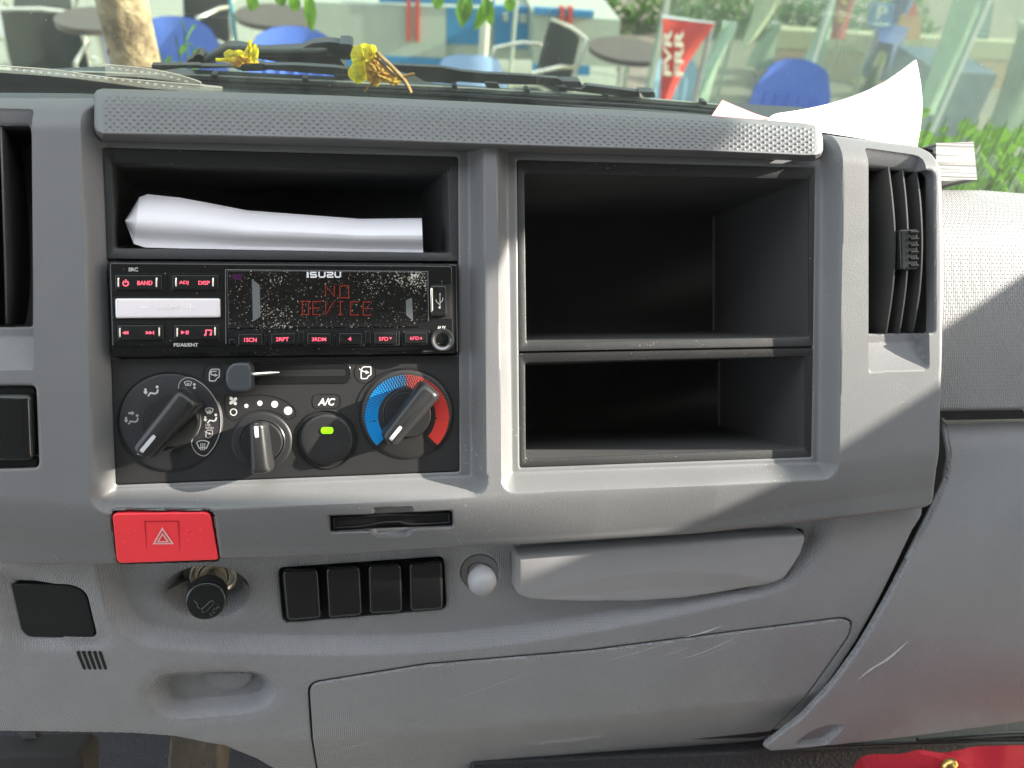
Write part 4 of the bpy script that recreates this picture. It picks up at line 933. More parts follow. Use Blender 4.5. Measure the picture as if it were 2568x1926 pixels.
g_ = [[tuple(P(*q, .055)) for q in smoothpts(Z5(272, 1110, 450, 1185, 650, 1265, 830, 1318), 4)], [tuple(P(*q, .045)) for q in smoothpts(Z5(150, 1290, 300, 1330, 560, 1360, 830, 1380), 4)]]
o = sheet('pink_leaflet', g_, pinkm, 'pink leaflet poking up beside the curled white sheet', 'leaflet')
# stack of documents
stk = plastic('paper_stack_edge', (.80, .79, .78), .6, 0)
nt = stk.node_tree; bsd = nt.nodes['Principled BSDF']; oc = objc(nt); mp = nt.nodes.new('ShaderNodeMapping'); mp.inputs['Scale'].default_value = (12, 12, 1500); lnk(nt, oc, mp.inputs[0])
nz_ = noise(nt, mp.outputs[0], 1, 2); cr = ramp(nt, nz_.outputs[0], [(.40, (.06, .06, .06)), (.56, (.42, .42, .41))]); lnk(nt, cr.outputs[0], bsd.inputs['Base Color'])
m = MB(); so2 = P2(Z6(600, 1310, 935, 1300, 968, 1640, 600, 1650), .055); m.loft([L3(so2, .05), L3(so2, .09)], True, True); tag(m.build('paper_stack', stk, None, 0), 'thick stack of papers lying behind the right end of the bezel', 'paper stack')
# clear plastic sleeve with punched strip
def glassy(name, col, alpha, rough=.1):
    m, nt, b = newmat(name); b.inputs['Base Color'].default_value = (*col, 1); b.inputs['Roughness'].default_value = rough
    b.inputs['Alpha'].default_value = alpha; return m
clear = glassy('clear_plastic', (.8, .75, .55), .25, .12); holem = glassy('bright_plastic_edge', (.9, .87, .7), .9, .3)
sl1 = root('plastic_sleeve', 'clear perforated plastic sleeve lying at the foot of the windscreen', 'plastic sleeve', tuple(P(300, 215, .08)))
def band(lt_, lb_, yt_, yb2, mat, parent, name):
    a = smoothpts(lt_, 5); b = smoothpts(lb_, 5); m = MB(); g0 = [tuple(P(*p, yt_)) for p in a]; g1 = [tuple(P(*p, yb2)) for p in b]
    m.loft([g0, g1], closed=False); return m.build(name, mat, parent, 60)
band(Z1(-100, 725, 600, 775, 1160, 855, 1700, 900, 2212, 945)+Z2(300, 960, 480, 975), Z1(-100, 800, 600, 850, 1160, 915, 1700, 985, 2212, 1020)+Z2(300, 1025, 480, 1020), .075, .065, clear, sl1, 'lower_strip')
band(Z1(1165, 716, 1550, 752, 1920, 815, 2212, 905)+Z2(250, 940, 470, 965), Z1(1170, 840, 1550, 858, 1920, 900, 2212, 945)+Z2(250, 985, 470, 1010), .095, .082, clear, sl1, 'upper_strip')
m = MB()
def hole(x, y, yy):
    p = circ(x, y, 4.6, 10, 2.2, .12); q = P2(p, yy); i = inset(q, .00025); n = len(q)
    m.loft([L3(q, yy-.0002), L3(i, yy-.0002)])
for k in range(24): x = -20+k*20.5; hole(x, 170.5+ (x*.098) + max(0, x-260)*.02, .069)
for k in range(11): x = 282+k*18.5; hole(x, 171+(x-282)*.12+max(0, x-400)*.16, .088)
for lt_ in (Z1(-100, 725, 600, 775, 1160, 855, 1700, 900, 2212, 945)+Z2(300, 960, 480, 975), Z1(1165, 716, 1550, 752, 1920, 815, 2212, 905)+Z2(250, 940, 470, 965)):
    m.tube([tuple(P(*p, .074 if lt_[0][0] < 0 else .094)) for p in smoothpts(lt_, 4)], .0003, 4)
m.build('punched_holes', holem, sl1, 0)
# =====================================================================================================================
#                                       FOOTWELL, PEDALS, BAG
# =====================================================================================================================
m = MB(); m.loft([[tuple(P(a, b, .30)) for a, b in ((-900, 1500), (3400, 1500), (3400, 2900), (-900, 2900))]], True)
carpet = plastic('blue_grey_carpet', (.034, .036, .046), .9, 350, 1.0, .003, dust=.02, dustscale=600)
o = m.build('footwell_floor', carpet, None, 0); tag(o, kind='structure')
bp = root('brake_pedal', 'black rubber pedal with its bent arm under the left edge of the dashboard', 'pedal', tuple(P(100, 1900, .17)))
rubber = plastic('black_rubber', (.018, .017, .017), .75, 600, .7, .0006)
m = MB(); prism(m, rpoly([(-60, 1894), (200, 1884), (216, 1905), (214, 1990), (-60, 1990)], [6, 20, 14, 10, 6]), .150, .175, .004, 4); m.build('pedal_pad', rubber, bp)
m = MB(); m.loft([PX([(38, 1820), (75, 1820), (118, 1890), (72, 1890)], .17), PX([(38, 1820), (75, 1820), (118, 1890), (72, 1890)], .19)], True, True); m.build('pedal_arm', 'blackin', bp, 0)
m = MB(); m.loft([PX([(75, 1820), (100, 1824), (128, 1890), (106, 1890)], .18), PX([(75, 1820), (100, 1824), (128, 1890), (106, 1890)], .2)], True, True); m.build('arm_side', plastic('pale_metal', (.28, .27, .25), .5, 500), bp, 0)
m = MB(); prism(m, rpoly([(425, 1850), (552, 1858), (548, 1990), (412, 1990)], 4), .20, .24, .004); o = m.build('accelerator_bracket', plastic('worn_brown_metal', (.09, .075, .06), .7, 160, 1, .003, var=.4), None); tag(o, 'brown worn ribbed bracket rising from the footwell beneath the dashboard', 'pedal bracket')
for x in (455, 490, 522):
    pass
m = MB(); prism(m, rpoly([(1180, 1908), (2160, 1872), (2700, 1820), (2700, 2100), (1180, 2100)], 4), .115, .16, .004); o = m.build('tunnel_cover', plastic('dark_speckled_plastic', (.018, .019, .023), .55, 350, 1, .001, dust=0, dustscale=700), dash); tag(o, 'dark speckled cover below the panels')
m = MB()
for a, b, r_ in (((1960, 1872), (2720, 1858), .0022), ((2300, 1856), (2720, 1836), .0018)):
    m.tube([tuple(P(a[0]+(b[0]-a[0])*k/6, a[1]+(b[1]-a[1])*k/6-4*math.sin(k/6*3.1), .112)) for k in range(7)], r_, 10)
m.build('black_piping', 'gloss2', dash)
redc = plastic('red_fabric', (.50, .012, .03), .8, 900, .8, .0005, var=.15)
bag = root('red_bag', 'red fabric bag with a gold stud in the bottom right corner', 'bag', tuple(P(2400, 1960, .06)))
N_, K_ = 40, 22; grid = []; tp_ = smoothpts(V9(800, 560, 900, 475, 1180, 465, 1340, 432, 1500, 455, 1640, 440, 1800, 405, 2000, 398, 2212, 392, 2700, 380, 3200, 400), 4)
for j in range(K_):
    t = j/(K_-1); row = []
    for i, q in enumerate(tp_):
        u = i/(len(tp_)-1); y = .085-.10*t**.8+.006*math.sin(7*t+9*u)+.004*math.sin(23*u+3*t)+.02*max(0, .12-u)/.12
        row.append(tuple(P(q[0]-10*t, q[1]+t*420, y)))
    grid.append(row)
V_ = np.array(grid); a_, b_ = V_.shape[:2]
m = MB(); m.add(V_.reshape(-1, 3).tolist(), [(i*b_+j, i*b_+j+1, (i+1)*b_+j+1, (i+1)*b_+j) for i in range(a_-1) for j in range(b_-1)]); m.build('bag_body', redc, bag, 180)
m = MB(); fl = smoothpts(V9(1340, 435, 1480, 450, 1600, 480, 1700, 530, 1780, 600), 5); f2 = smoothpts(V9(1340, 460, 1460, 490, 1560, 530, 1620, 580, 1660, 640), 5)
m.loft([PX(fl, .058), PX(f2, .056), PX(f2, .062)], closed=False); m.build('bag_flap', redc, bag, 60)
m = MB(); c = P(*V9(1600, 590)[0], .054); rev(m, c, (0, .9, .3), [(.0001, -.003), (.0035, -.0027), (.0060, -.001), (.0068, .001), (.0068, .003)], 24); m.build('gold_stud', plastic('gold_metal', (.65, .42, .14), .25, 0, metal=1), bag, 60)
# =====================================================================================================================
#                                       WINDSCREEN, WIPER, FLOWERS
# =====================================================================================================================
MI = M.inverted(); camW = M @ Vector(CAM)
def ray(px, py): return (M.to_3x3() @ Vector(cam2dash(((px-CX)/FPX, (py-CY)/FPX, 1.0))))
def wp(px, py, d):
    """photo pixel -> world point on the vertical plane d metres ahead of the camera"""
    r = ray(px, py); return camW+r*(d/r.y)
gb = M @ Vector(P(1284, 262, .15)); gd = gb.y-camW.y
def glassmat():
    m = bpy.data.materials.new('windscreen_glass'); m.use_nodes = True; nt = m.node_tree; nt.nodes.clear()
    o = nt.nodes.new('ShaderNodeOutputMaterial'); mx = nt.nodes.new('ShaderNodeMixShader'); tr = nt.nodes.new('ShaderNodeBsdfTransparent'); gl = nt.nodes.new('ShaderNodeBsdfGlossy')
    tr.inputs[0].default_value = (.50, .58, .52, 1); gl.inputs['Roughness'].default_value = .01
    lw = nt.nodes.new('ShaderNodeLayerWeight'); lw.inputs[0].default_value = .5
    pw = nt.nodes.new('ShaderNodeMath'); pw.operation = 'POWER'; pw.inputs[1].default_value = 5; lnk(nt, lw.outputs['Facing'], pw.inputs[0])
    fr = nt.nodes.new('ShaderNodeMath'); fr.operation = 'MULTIPLY_ADD'; fr.inputs[1].default_value = .9; fr.inputs[2].default_value = .06; lnk(nt, pw.outputs[0], fr.inputs[0])
    lnk(nt, fr.outputs[0], mx.inputs[0]); lnk(nt, tr.outputs[0], mx.inputs[1]); lnk(nt, gl.outputs[0], mx.inputs[2])
    # dried water streaks and dust, plus a pale veil painted in as haze
    dif = nt.nodes.new('ShaderNodeBsdfDiffuse'); dif.inputs[0].default_value = (.75, .78, .7, 1); m2 = nt.nodes.new('ShaderNodeMixShader')
    tc = nt.nodes.new('ShaderNodeTexCoord'); mp = nt.nodes.new('ShaderNodeMapping'); mp.inputs['Scale'].default_value = (60, 60, 4); lnk(nt, tc.outputs['Object'], mp.inputs[0])
    n1 = noise(nt, mp.outputs[0], 1, 3); n2 = noise(nt, tc.outputs['Object'], 420, 1)
    r1 = ramp(nt, n1.outputs[0], [(.35, (.12, .12, .12)), (.75, (.22, .22, .22))]); r2 = ramp(nt, n2.outputs[0], [(.77, (0, 0, 0)), (.82, (.7, .7, .7))])
    ad = nt.nodes.new('ShaderNodeMath'); ad.operation = 'MAXIMUM'; lnk(nt, r1.outputs[0], ad.inputs[0]); lnk(nt, r2.outputs[0], ad.inputs[1])
    lnk(nt, ad.outputs[0], m2.inputs[0]); lnk(nt, mx.outputs[0], m2.inputs[1]); lnk(nt, dif.outputs[0], m2.inputs[2]); lnk(nt, m2.outputs[0], o.inputs[0])
    return m
m = MB(); lean = .22
zb_ = gb.z
def gp(x, h): return (x, gb.y-lean*h, zb_-.03+h)
rows = [[gp(-1.4+.14*i, -.05+.9*j/6) for i in range(21)] for j in range(7)]
m.loft(rows, closed=False); ws = m.build('windscreen', glassmat(), None, 180, world=True); tag(ws, 'large clear windscreen with faint streaks and painted haze behind the dashboard', 'windscreen')
gd0 = gb.y-camW.y
wm = plastic('wiper_black_metal', (.028, .032, .034), .38, 0, dust=.03); wmet = plastic('wiper_rail', (.45, .46, .42), .3, 0, metal=.6)
cowlm = plastic('black_painted_cowl', (.012, .016, .016), .25, 0)
def wslab(mb, px, d, th):
    a = [tuple(wp(x, y, d)) for x, y in px]; b = [tuple(Vector(q)+Vector((0, th, 0))) for q in a]; mb.loft([a, b], True, True); return mb
D1 = gd0+.055
wip = root('wiper', 'black windscreen wiper lying along the foot of the glass', 'wiper', tuple(wp(900, 190, D1)), world=True)
BASES[wip.name] = tuple(wp(900, 190, D1))
m = MB()
wslab(m, smoothpts(Z1(1680, 722, 1900, 722, 2212, 720), 3)+Z2(0, 728, 560, 735, 680, 700, 900, 700, 960, 720, 1300, 722, 1700, 745, 1950, 775, 1950, 830, 1700, 832, 1300, 800, 1000, 775, 880, 790, 700, 790, 600, 750, 300, 760, 0, 758)+Z1(1800, 780, 1690, 770), D1, .006)
bridge = m.build('bridge', wm, wip, 30)
# three long rubber/steel rails
def rail(pts, r_, mat, name, d=D1+.004):
    m = MB(); m.tube([tuple(wp(x, y, d)) for x, y in smoothpts(pts, 4)], r_, 8); return m.build(name, mat, wip, 60)
rail(Z1(800, 800, 1200, 812, 1700, 835)+Z2(0, 838, 400, 850, 1000, 880, 1900, 918)+Z3(0, 925, 560, 950, 1100, 975, 1850, 1020, 2212, 1040)+Z4(300, 1050, 800, 1078, 1300, 1108, 1800, 1148, 1990, 1165), .0011, wmet, 'steel_rail')
for dy in (9, 20): rail([(x, y+dy) for x, y in Z1(1200, 812)+Z2(400, 850, 1900, 918)+Z3(1100, 975)+Z4(300, 1050, 1300, 1108, 2000, 1168)], .0015, wm, 'rubber_lip', D1+.002)
m = MB()
wslab(m, Z3(380, 720, 900, 745, 1150, 790, 1400, 815, 1800, 835, 2212, 870)+Z4(270, 900, 300, 960, 230, 965)+Z3(2100, 945, 1700, 935, 1380, 925, 1100, 905, 1040, 930, 735, 905, 640, 850, 450, 790), D1+.008, .005)
m.build('arm_bridge', wm, wip, 30)
for q, d_, t_ in ((rpoly(Z4(250, 900, 470, 905, 490, 970, 330, 975), 4), D1-.004, .01), (Z4(200, 960, 480, 990, 540, 945, 900, 990, 1120, 1020, 1130, 1080, 900, 1070, 400, 1010, 240, 1010), D1, .006), (rpoly(Z4(1120, 1018, 1290, 1022, 1300, 1085, 1180, 1085), 4), D1-.004, .01),
    (rpoly(Z3(1390, 920, 1540, 925, 1570, 985, 1420, 975), 3), D1-.002, .004), (rpoly(Z2(1710, 830, 1890, 838, 1900, 885, 1740, 880), 3), D1-.002, .004), (rpoly(Z2(680, 700, 900, 704, 900, 765, 700, 765), 3), D1-.004, .006)):
    m = MB(); wslab(m, q, d_, t_); m.build('joint', wm, wip, 30)
for q in (Z2(350, 825, 415, 828, 415, 868, 350, 865), Z2(1365, 868, 1425, 870, 1425, 908, 1365, 905), Z3(1040, 945, 1090, 950, 1090, 995, 1040, 990), Z3(1845, 990, 1895, 995, 1895, 1040, 1845, 1035), Z4(725, 1045, 780, 1050, 780, 1098, 725, 1090), Z4(1815, 1125, 1870, 1130, 1870, 1170, 1815, 1165)): m = MB(); wslab(m, rpoly(q, 1.5, 2), D1-.002, .008); m.build('clip', wm, wip, 40)
arm = root('wiper', 'second black wiper arm crossing behind the yellow flowers', 'wiper', tuple(wp(700, 130, D1+.05)), world=True); BASES[arm.name] = tuple(wp(700, 130, D1+.05))
D2 = D1+.04
m = MB(); wslab(m, smoothpts(Z2(60, 700, 160, 640, 300, 640, 420, 560, 530, 512, 640, 508, 760, 530, 900, 555, 1100, 548, 1350, 535), 4)+smoothpts(Z2(1480, 480, 1650, 465, 1780, 480), 3)+Z2(1780, 660, 1850, 745, 1300, 720, 900, 655, 600, 665, 300, 712), D2, .012); m.build('arm', wm, arm, 30)
m = MB(); m.tube([tuple(wp(x, y, D2-.004)) for x, y in Z2(280, 680, 540, 545, 700, 545, 900, 580, 1200, 580, 1640, 575)], .0030, 10); m.tube([tuple(wp(x, y, D2-.003)) for x, y in Z2(880, 640, 1300, 612, 1700, 610)], .0006, 6); m.build('arm_rib', wm, arm, 60)
m = MB(); wslab(m, rpoly(Z2(1775, 485, 1900, 490, 1930, 520, 1905, 665, 1770, 660), 5), D2-.01, .02); m.build('pivot_cap', 'gloss2', arm, 40); m = MB(); wslab(m, rpoly(Z2(160, 620, 230, 595, 275, 640, 270, 710, 140, 710), 5), D2-.006, .015); m.build('pivot_cap', 'gloss2', arm, 40)
m = MB(); cw0 = [tuple(wp(x, y, D1+.03)) for x, y in ((-900, 215), (300, 165), (560, 178), (900, 195), (1284, 222), (1600, 246), (2000, 268), (2250, 300))]; cw1 = [tuple(wp(x, y, gd0+.004)) for x, y in ((-900, 300), (300, 270), (560, 280), (900, 300), (1284, 320), (1600, 340), (2000, 370), (2200, 400))]
m.loft([cw0, cw1], closed=False); m.loft([cw0, [(x, y+.25, z-.35) for x, y, z in cw0]], closed=False); tag(m.build('scuttle_panel', cowlm, None, 50, world=True), 'glossy black scuttle panel under the wipers outside the glass', 'panel')
# --- yellow trumpet flowers fallen on the wiper
def leafy(name, col, trans=.35, rough=.5, var=.25):
    m, nt, b = newmat(name); oc = objc(nt); n = noise(nt, oc, 40, 3); c = ramp(nt, n.outputs[0], [(.3, [q*(1-var) for q in col]), (.7, [min(1, q*(1+var)) for q in col])])
    lnk(nt, c.outputs[0], b.inputs['Base Color']); b.inputs['Roughness'].default_value = rough
    o = nt.nodes['Material Output']; tl = nt.nodes.new('ShaderNodeBsdfTranslucent'); lnk(nt, c.outputs[0], tl.inputs[0]); mx = nt.nodes.new('ShaderNodeMixShader'); mx.inputs[0].default_value = trans
    lnk(nt, b.outputs[0], mx.inputs[1]); lnk(nt, tl.outputs[0], mx.inputs[2]); lnk(nt, mx.outputs[0], o.inputs[0]); return m
yel = leafy('yellow_petal', (1.0, .84, .03), .5, .5, .08); ora = leafy('withered_orange_petal', (1.0, .55, .08), .3, .6, .25); stem_m = leafy('dry_stem', (.45, .26, .10), .1, .7)
def petal(mb, pts, d, cup=.004, th=.0):
    """closed outline in pixels -> cupped petal with a fan of rings"""
    p = [wp(x, y, d) for x, y in smoothpts(pts, 4, True)]; c = sum(p, Vector())/len(p); p = [c+(q-c)*1.22 for q in p]; loops = []
    for k, s in enumerate((1, .75, .45, .15)):
        loops.append([tuple(c+(q-c)*s+Vector((0, -cup*(1-s*s)+.0015*math.sin(5*i_+k), 0))) for i_, q in enumerate(p)])
    mb.loft(loops, False, True)
def wtube(mb, pts, d, r_, seg=7): mb.tube([tuple(wp(x, y, d+(dd if False else 0))) for x, y in pts], r_, seg)
DF = D1-.012
f1 = root('fallen_flower', 'small yellow trumpet flower lying on the wiper arm, the left one', 'flower', tuple(wp(600, 155, DF)), world=True, group='fallen yellow flowers'); BASES[f1.name] = tuple(wp(600, 155, DF))
m = MB(); wtube(m, smoothpts(Z2(405, 665, 500, 668, 600, 660, 680, 640), 3), DF, [.0013]*3+[.0016]*3+[.003]*3+[.0045], 9)
petal(m, Z2(510, 590, 560, 560, 640, 565, 720, 580, 690, 615, 600, 620, 545, 640), DF-.004); petal(m, Z2(720, 580, 760, 520, 765, 470, 790, 460, 802, 510, 800, 560, 820, 640, 760, 640), DF-.006); petal(m, Z2(810, 530, 850, 515, 870, 560, 868, 640, 840, 680, 810, 660), DF-.009)
m.build('petals', yel, f1, 60)
m = MB(); petal(m, Z2(640, 620, 720, 600, 810, 640, 860, 690, 760, 695, 660, 680), DF-.003); petal(m, Z2(560, 690, 640, 660, 680, 700, 660, 735, 600, 720), DF-.002); m.build('withered_petals', ora, f1, 60)
f2 = root('fallen_flower', 'larger wilting yellow and orange flower with dry stalks in front of the wiper', 'flower', tuple(wp(950, 170, DF)), world=True, group='fallen yellow flowers'); BASES[f2.name] = tuple(wp(950, 170, DF))
m = MB(); petal(m, Z2(1925, 590, 1960, 530, 2040, 505, 2130, 515, 2165, 560, 2150, 640, 2080, 690, 1980, 710, 1935, 660), DF-.008, .008); petal(m, Z2(1890, 790, 1950, 715, 2050, 720, 2070, 780, 2060, 870, 1990, 905, 1920, 870), DF-.006, .007); petal(m, Z2(2110, 520, 2150, 515, 2175, 560, 2150, 640, 2120, 600), DF-.012, .003); m.build('petals', yel, f2, 60)
m = MB()
petal(m, Z2(2080, 690, 2150, 640, 2212, 660, 2212, 760, 2160, 830, 2100, 790), DF-.008, .006); petal(m, Z3(130, 640, 200, 680, 300, 740, 380, 820, 330, 840, 200, 790, 120, 740), DF-.010, .006)
petal(m, Z3(90, 800, 150, 780, 200, 830, 230, 900, 190, 940, 120, 900), DF-.009, .005); petal(m, Z3(240, 860, 330, 830, 440, 830, 480, 880, 400, 930, 300, 910), DF-.011, .006); petal(m, Z3(100, 700, 200, 720, 260, 790, 300, 860, 180, 850, 110, 800), DF-.013, .004)
m.build('withered_petals', ora, f2, 60)
m = MB()
for pl, r_ in ((Z3(190, 580, 290, 670, 400, 780, 490, 870, 540, 950, 575, 1025), .0016), (Z3(200, 640, 260, 720, 330, 780, 420, 860), .0010), (Z3(440, 860, 520, 840, 618, 822), .0012), (Z3(150, 920, 100, 970, 60, 1025), .0008), (Z3(160, 640, 250, 690, 350, 800), .0008)):
    wtube(m, smoothpts(pl, 3), DF-.014, r_, 6)
m.build('stalks', stem_m, f2, 60)
# =====================================================================================================================
#                                       ADDED CAB PANELS (unseen, shape the light in the cab)
# =====================================================================================================================
cabm = plastic('shade_panel_lining', (.62, .62, .60), .7, 300, .2, .0005)
dW = Vector((0, math.cos(TILT), math.sin(TILT)))      # world "ahead" in the dashboard frame
def edge(px, py, x):
    p = Vector(P(px, py, 0)); return p+SUN_D*((x-p.x)/SUN_D.x)
XD = .80; lowp = edge(2360, 960, XD); upp = edge(1284, 575, XD); upW = Vector((0, -math.sin(TILT), math.cos(TILT)))  # added panel edges, set along the sun's path to cut its light
def wall_panel(name, p0, p1, h0, h1, label, x0=XD, th=.03):
    m = MB(); a = [p0+upW*h0, p1+upW*h0, p1+upW*h1, p0+upW*h1]; m.loft([[tuple(q) for q in a], [tuple(q+Vector((th, 0, 0))) for q in a]], True, True); return m
door = root('sun_shade_door', 'unseen door panels added to bound the sun band, beyond the right edge', 'door', tuple(lowp))
m = MB(); 
pil = edge(1284, 1335, XD)  # rear panel edge placed to keep sun off the lower dash
for h0, h1, pp, e0, e1 in ((-.45, 0, lowp, -.5, .2), (0, .30, upp, -.45, .2), (-.35, .45, pil, -.30, 0)):
    if pp is pil: XO = .034
    else: XO = 0
    pp = pp+Vector((XO, 0, 0)); a = [pp+dW*e0+upW*h0, pp+dW*e1+upW*h0, pp+dW*e1+upW*h1, pp+dW*e0+upW*h1]; m.loft([[tuple(q) for q in a], [tuple(q+Vector((.03, 0, 0))) for q in a]], True, True)
m.build('shade_panel', cabm, door, 0)
m = MB(); m.box((0, camW.y-.62, camW.z-.50), (2.0, .06, 1.9)); tag(m.build('added_rear_wall', plastic('added_wall_lining', (.16, .155, .15), .8, 200, .3, .001), None, 0, world=True), 'unseen dark wall added behind the camera to darken reflections', 'wall')  # unseen, added for darker reflections and more contrast
m = MB(); m.box((0, camW.y-.34, camW.z+.52), (2.0, .62, .04)); tag(m.build('added_roof', plastic('added_roof_lining', (.45, .45, .44), .8, 200, .3, .001), None, 0, world=True), 'unseen roof added behind the camera to keep reflections dark', 'roof')  # unseen, added so the gloss black parts mirror less sky
# =====================================================================================================================
#                                       OUTSIDE
# =====================================================================================================================
def box_w(mb, c, d): return mb.box(Vector(c), d)
tile = plastic('pale_terrace_tiles', (.34, .36, .30), .35, 0, var=.1)
def wstruct(name, quad, z, mat):
    m = MB(); m.add([(x, y, z) for x, y in quad], [(0, 1, 2, 3)]); return tag(m.build(name, mat, None, 0, world=True), kind='structure')
wstruct('ground', [(-60, -60), (60, -60), (60, 80), (-60, 80)], -.004, plastic('asphalt_ground', (.16, .155, .14), .9, 30, .5, .01, var=.25))
def gx(px, py):
    r = ray(px, py); t = -camW.z/r.z; q = camW+r*t; return q.x, q.y
wstruct('terrace_floor', [(-9, 2.2), (1.2, 2.2), (3.2, 13), (-9, 13)], .004, tile)
wstruct('planted_bed', [(1.2, 3.9), (7, 3.9), (8, 5.2), (1.6, 5.2)], .008, plastic('low_green_cover', (.10, .16, .05), .9, 60, 1, .03, var=.5))
wstruct('road', [(1.9, 5.2), (12, 5.2), (14, 30), (4.5, 30)], .012, plastic('brown_paving', (.24, .20, .17), .8, 40, .5, .01, var=.2))
def put(name, label, cat, px, d, group=None, z=0):
    q = wp(*px, d); o = root(name, label, cat, (q.x, q.y, z), group, world=True); BASES[o.name] = (0, 0, 0); return o, q
def ob(o, m, name, mat, smooth=40):
    c = m.build(name, mat, o, smooth); c.location = (0, 0, 0); return c
bluep = plastic('blue_chair_plastic', (.10, .19, .62), .4, 0); bluel = plastic('light_blue_chair_plastic', (.35, .50, .80), .4, 0); legm = plastic('chair_metal', (.6, .6, .58), .3, 0, metal=.8)
def chair_mesh(o, w, top, mat, lean=.06, yaw=0):
    m = MB(); n = 12; rows = []
    for j in range(8):
        t = j/7; z = .46+(top-.46)*t; ww = w*(1-.10*t)*(1 if t < .8 else 1-.25*((t-.8)/.2)**2); row = []
        for i in range(n+1):
            u = i/n*2-1; zz = z-(.035*abs(u)**3 if t > .8 else 0); row.append((u*ww/2, lean*t+.05*(1-u*u)+.0, zz))
        rows.append(row)
    m.loft(rows, closed=False); back = [[(x, y+.012, z) for x, y, z in r] for r in rows]; m.loft(back, closed=False)
    ob(o, m, 'backrest', mat, 60)
    m = MB()
    for k in range(5):
        x_ = (k-2)*w*.14; m.tube([(x_, .05*(1-(2*x_/w)**2)-.006+lean*.25, .46+(top-.46)*.25), (x_, .05*(1-(2*x_/w)**2)-.006+lean*.8, .46+(top-.46)*.78)], .010, 6)
    ob(o, m, 'back_ribs', mat, 60)
    m = MB(); m.loft([[(a*w/2, -.42+.42*b, .45-.02*math.sin(b*3)) for a in (-1, -.5, 0, .5, 1)] for b in (0, .3, .7, 1)], closed=False); m.loft([[(a*w/2, -.42+.42*b, .43) for a in (-1, 1)] for b in (0, 1)], closed=False); ob(o, m, 'seat', mat, 60)
    for sx in (-1, 1):
        for sy in (-.38, .02):
            m = MB(); m.tube([(sx*w*.42, sy, .45), (sx*w*.48, sy*1.05, 0)], .014, 8); ob(o, m, 'leg', legm)
    o.rotation_euler.z = yaw
grp = 'blue plastic chairs on the terrace'
for px, d, w, mat, lab, yaw in (((430, 60), 4.0, .46, bluep, 'blue plastic chair beside the tree trunk, partly behind green leaves', 0), ((735, 84), 4.3, .52, bluep, 'blue plastic chair behind the wiper arm', .2),
    ((1180, 120), 4.0, .40, bluel, 'pale blue plastic chair in front of the white and blue counters', 3.14), ((1715, 150), 4.2, .36, bluel, 'pale blue chair just right of the red banner', .3), ((2015, 168), 3.7, .42, bluep, 'blue chair with slatted side beside the curled white sheet', -.25)):
    o, q = put('plastic_chair', lab, 'chair', px, d, grp); chair_mesh(o, w, max(.6, q.z), mat, yaw=yaw)
# office chairs and round tables
blk = plastic('black_mesh_fabric', (.025, .03, .025), .8, 300, .6, .002); chr_ = MT['chrome']
def office(px, d, lab, w=.42, yaw=0):
    o, q = put('office_chair', lab, 'chair', px, d, 'black office chairs'); top = q.z
    m = MB(); m.loft([[(u*w/2*(1-.12*abs(t-.4)), .06*t+.04*(1-u*u), .48+(top-.48)*t) for u in (-1, -.5, 0, .5, 1)] for t in (0, .2, .4, .6, .8, 1)], closed=False); m.loft([[(u*w/2*.9, .02-.42*(1-t), .46+.01*math.sin(3*t)) for u in (-1, 0, 1)] for t in (0, .5, 1)], closed=False); ob(o, m, 'backrest', blk, 60)
    m = MB(); m.tube([(-w/2, .02, .5), (-w/2*1.02, .05, .7), (-w/2, .1, top), (0, .11, top+.01), (w/2, .1, top), (w/2*1.02, .05, .7), (w/2, .02, .5)], .014, 8)
    for s_ in (-1, 1): m.tube([(s_*w*.55, .05, .72), (s_*w*.6, -.1, .74), (s_*w*.6, -.3, .72), (s_*w*.58, -.34, .55), (s_*w*.5, -.3, .46)], .013, 8)
    ob(o, m, 'frame', chr_, 60)
    m = MB(); m.tube([(0, -.2, .46), (0, -.2, .12)], .03, 10)
    for k in range(5): a = k*2*math.pi/5; m.tube([(0, -.2, .14), (.28*math.cos(a), -.2+.28*math.sin(a), .07)], .016, 6); m.tube([(.28*math.cos(a)-.015, -.2+.28*math.sin(a), .035), (.28*math.cos(a)+.015, -.2+.28*math.sin(a), .035)], .033, 8)
    ob(o, m, 'base', chr_, 60); o.rotation_euler.z = yaw
office((88, 42), 5.0, 'black office chair with chrome arms at the far left, standing nearest'); office((100, -30), 6.8, 'black office chair standing behind the nearest one at the far left', yaw=.3); office((1395, 75), 5.2, 'slim dark chair with bent metal frame in front of the red-striped counter', .40, -1.2); office((500, -20), 6.0, 'black office chair just right of the tree trunk', yaw=-.6)
def table(px, d, lab, r=.36):
    o, q = put('round_table', lab, 'table', px, d, 'round tables on the terrace'); m = MB(); rev(m, (0, 0, q.z), (0, 0, 1), [(.0001, 0), (r, 0), (r, -.03), (.0001, -.03)], 32, False, False); ob(o, m, 'table_top', plastic('dark_table_top', (.09, .07, .06), .3, 0), 30)
    m = MB(); m.tube([(0, 0, q.z-.03), (0, 0, .03)], .035, 10); rev(m, (0, 0, .0), (0, 0, 1), [(.2, 0), (.2, .02), (.03, .05)], 24, False); ob(o, m, 'pedestal', chr_, 60)
table((242, 44), 4.6, 'dark round table immediately left of the tree trunk', .20); table((690, 36), 5.4, 'dark round table above the wiper arm, left of the counters', .24); table((1575, 122), 4.9, 'dark round table left of the red banner', .24)
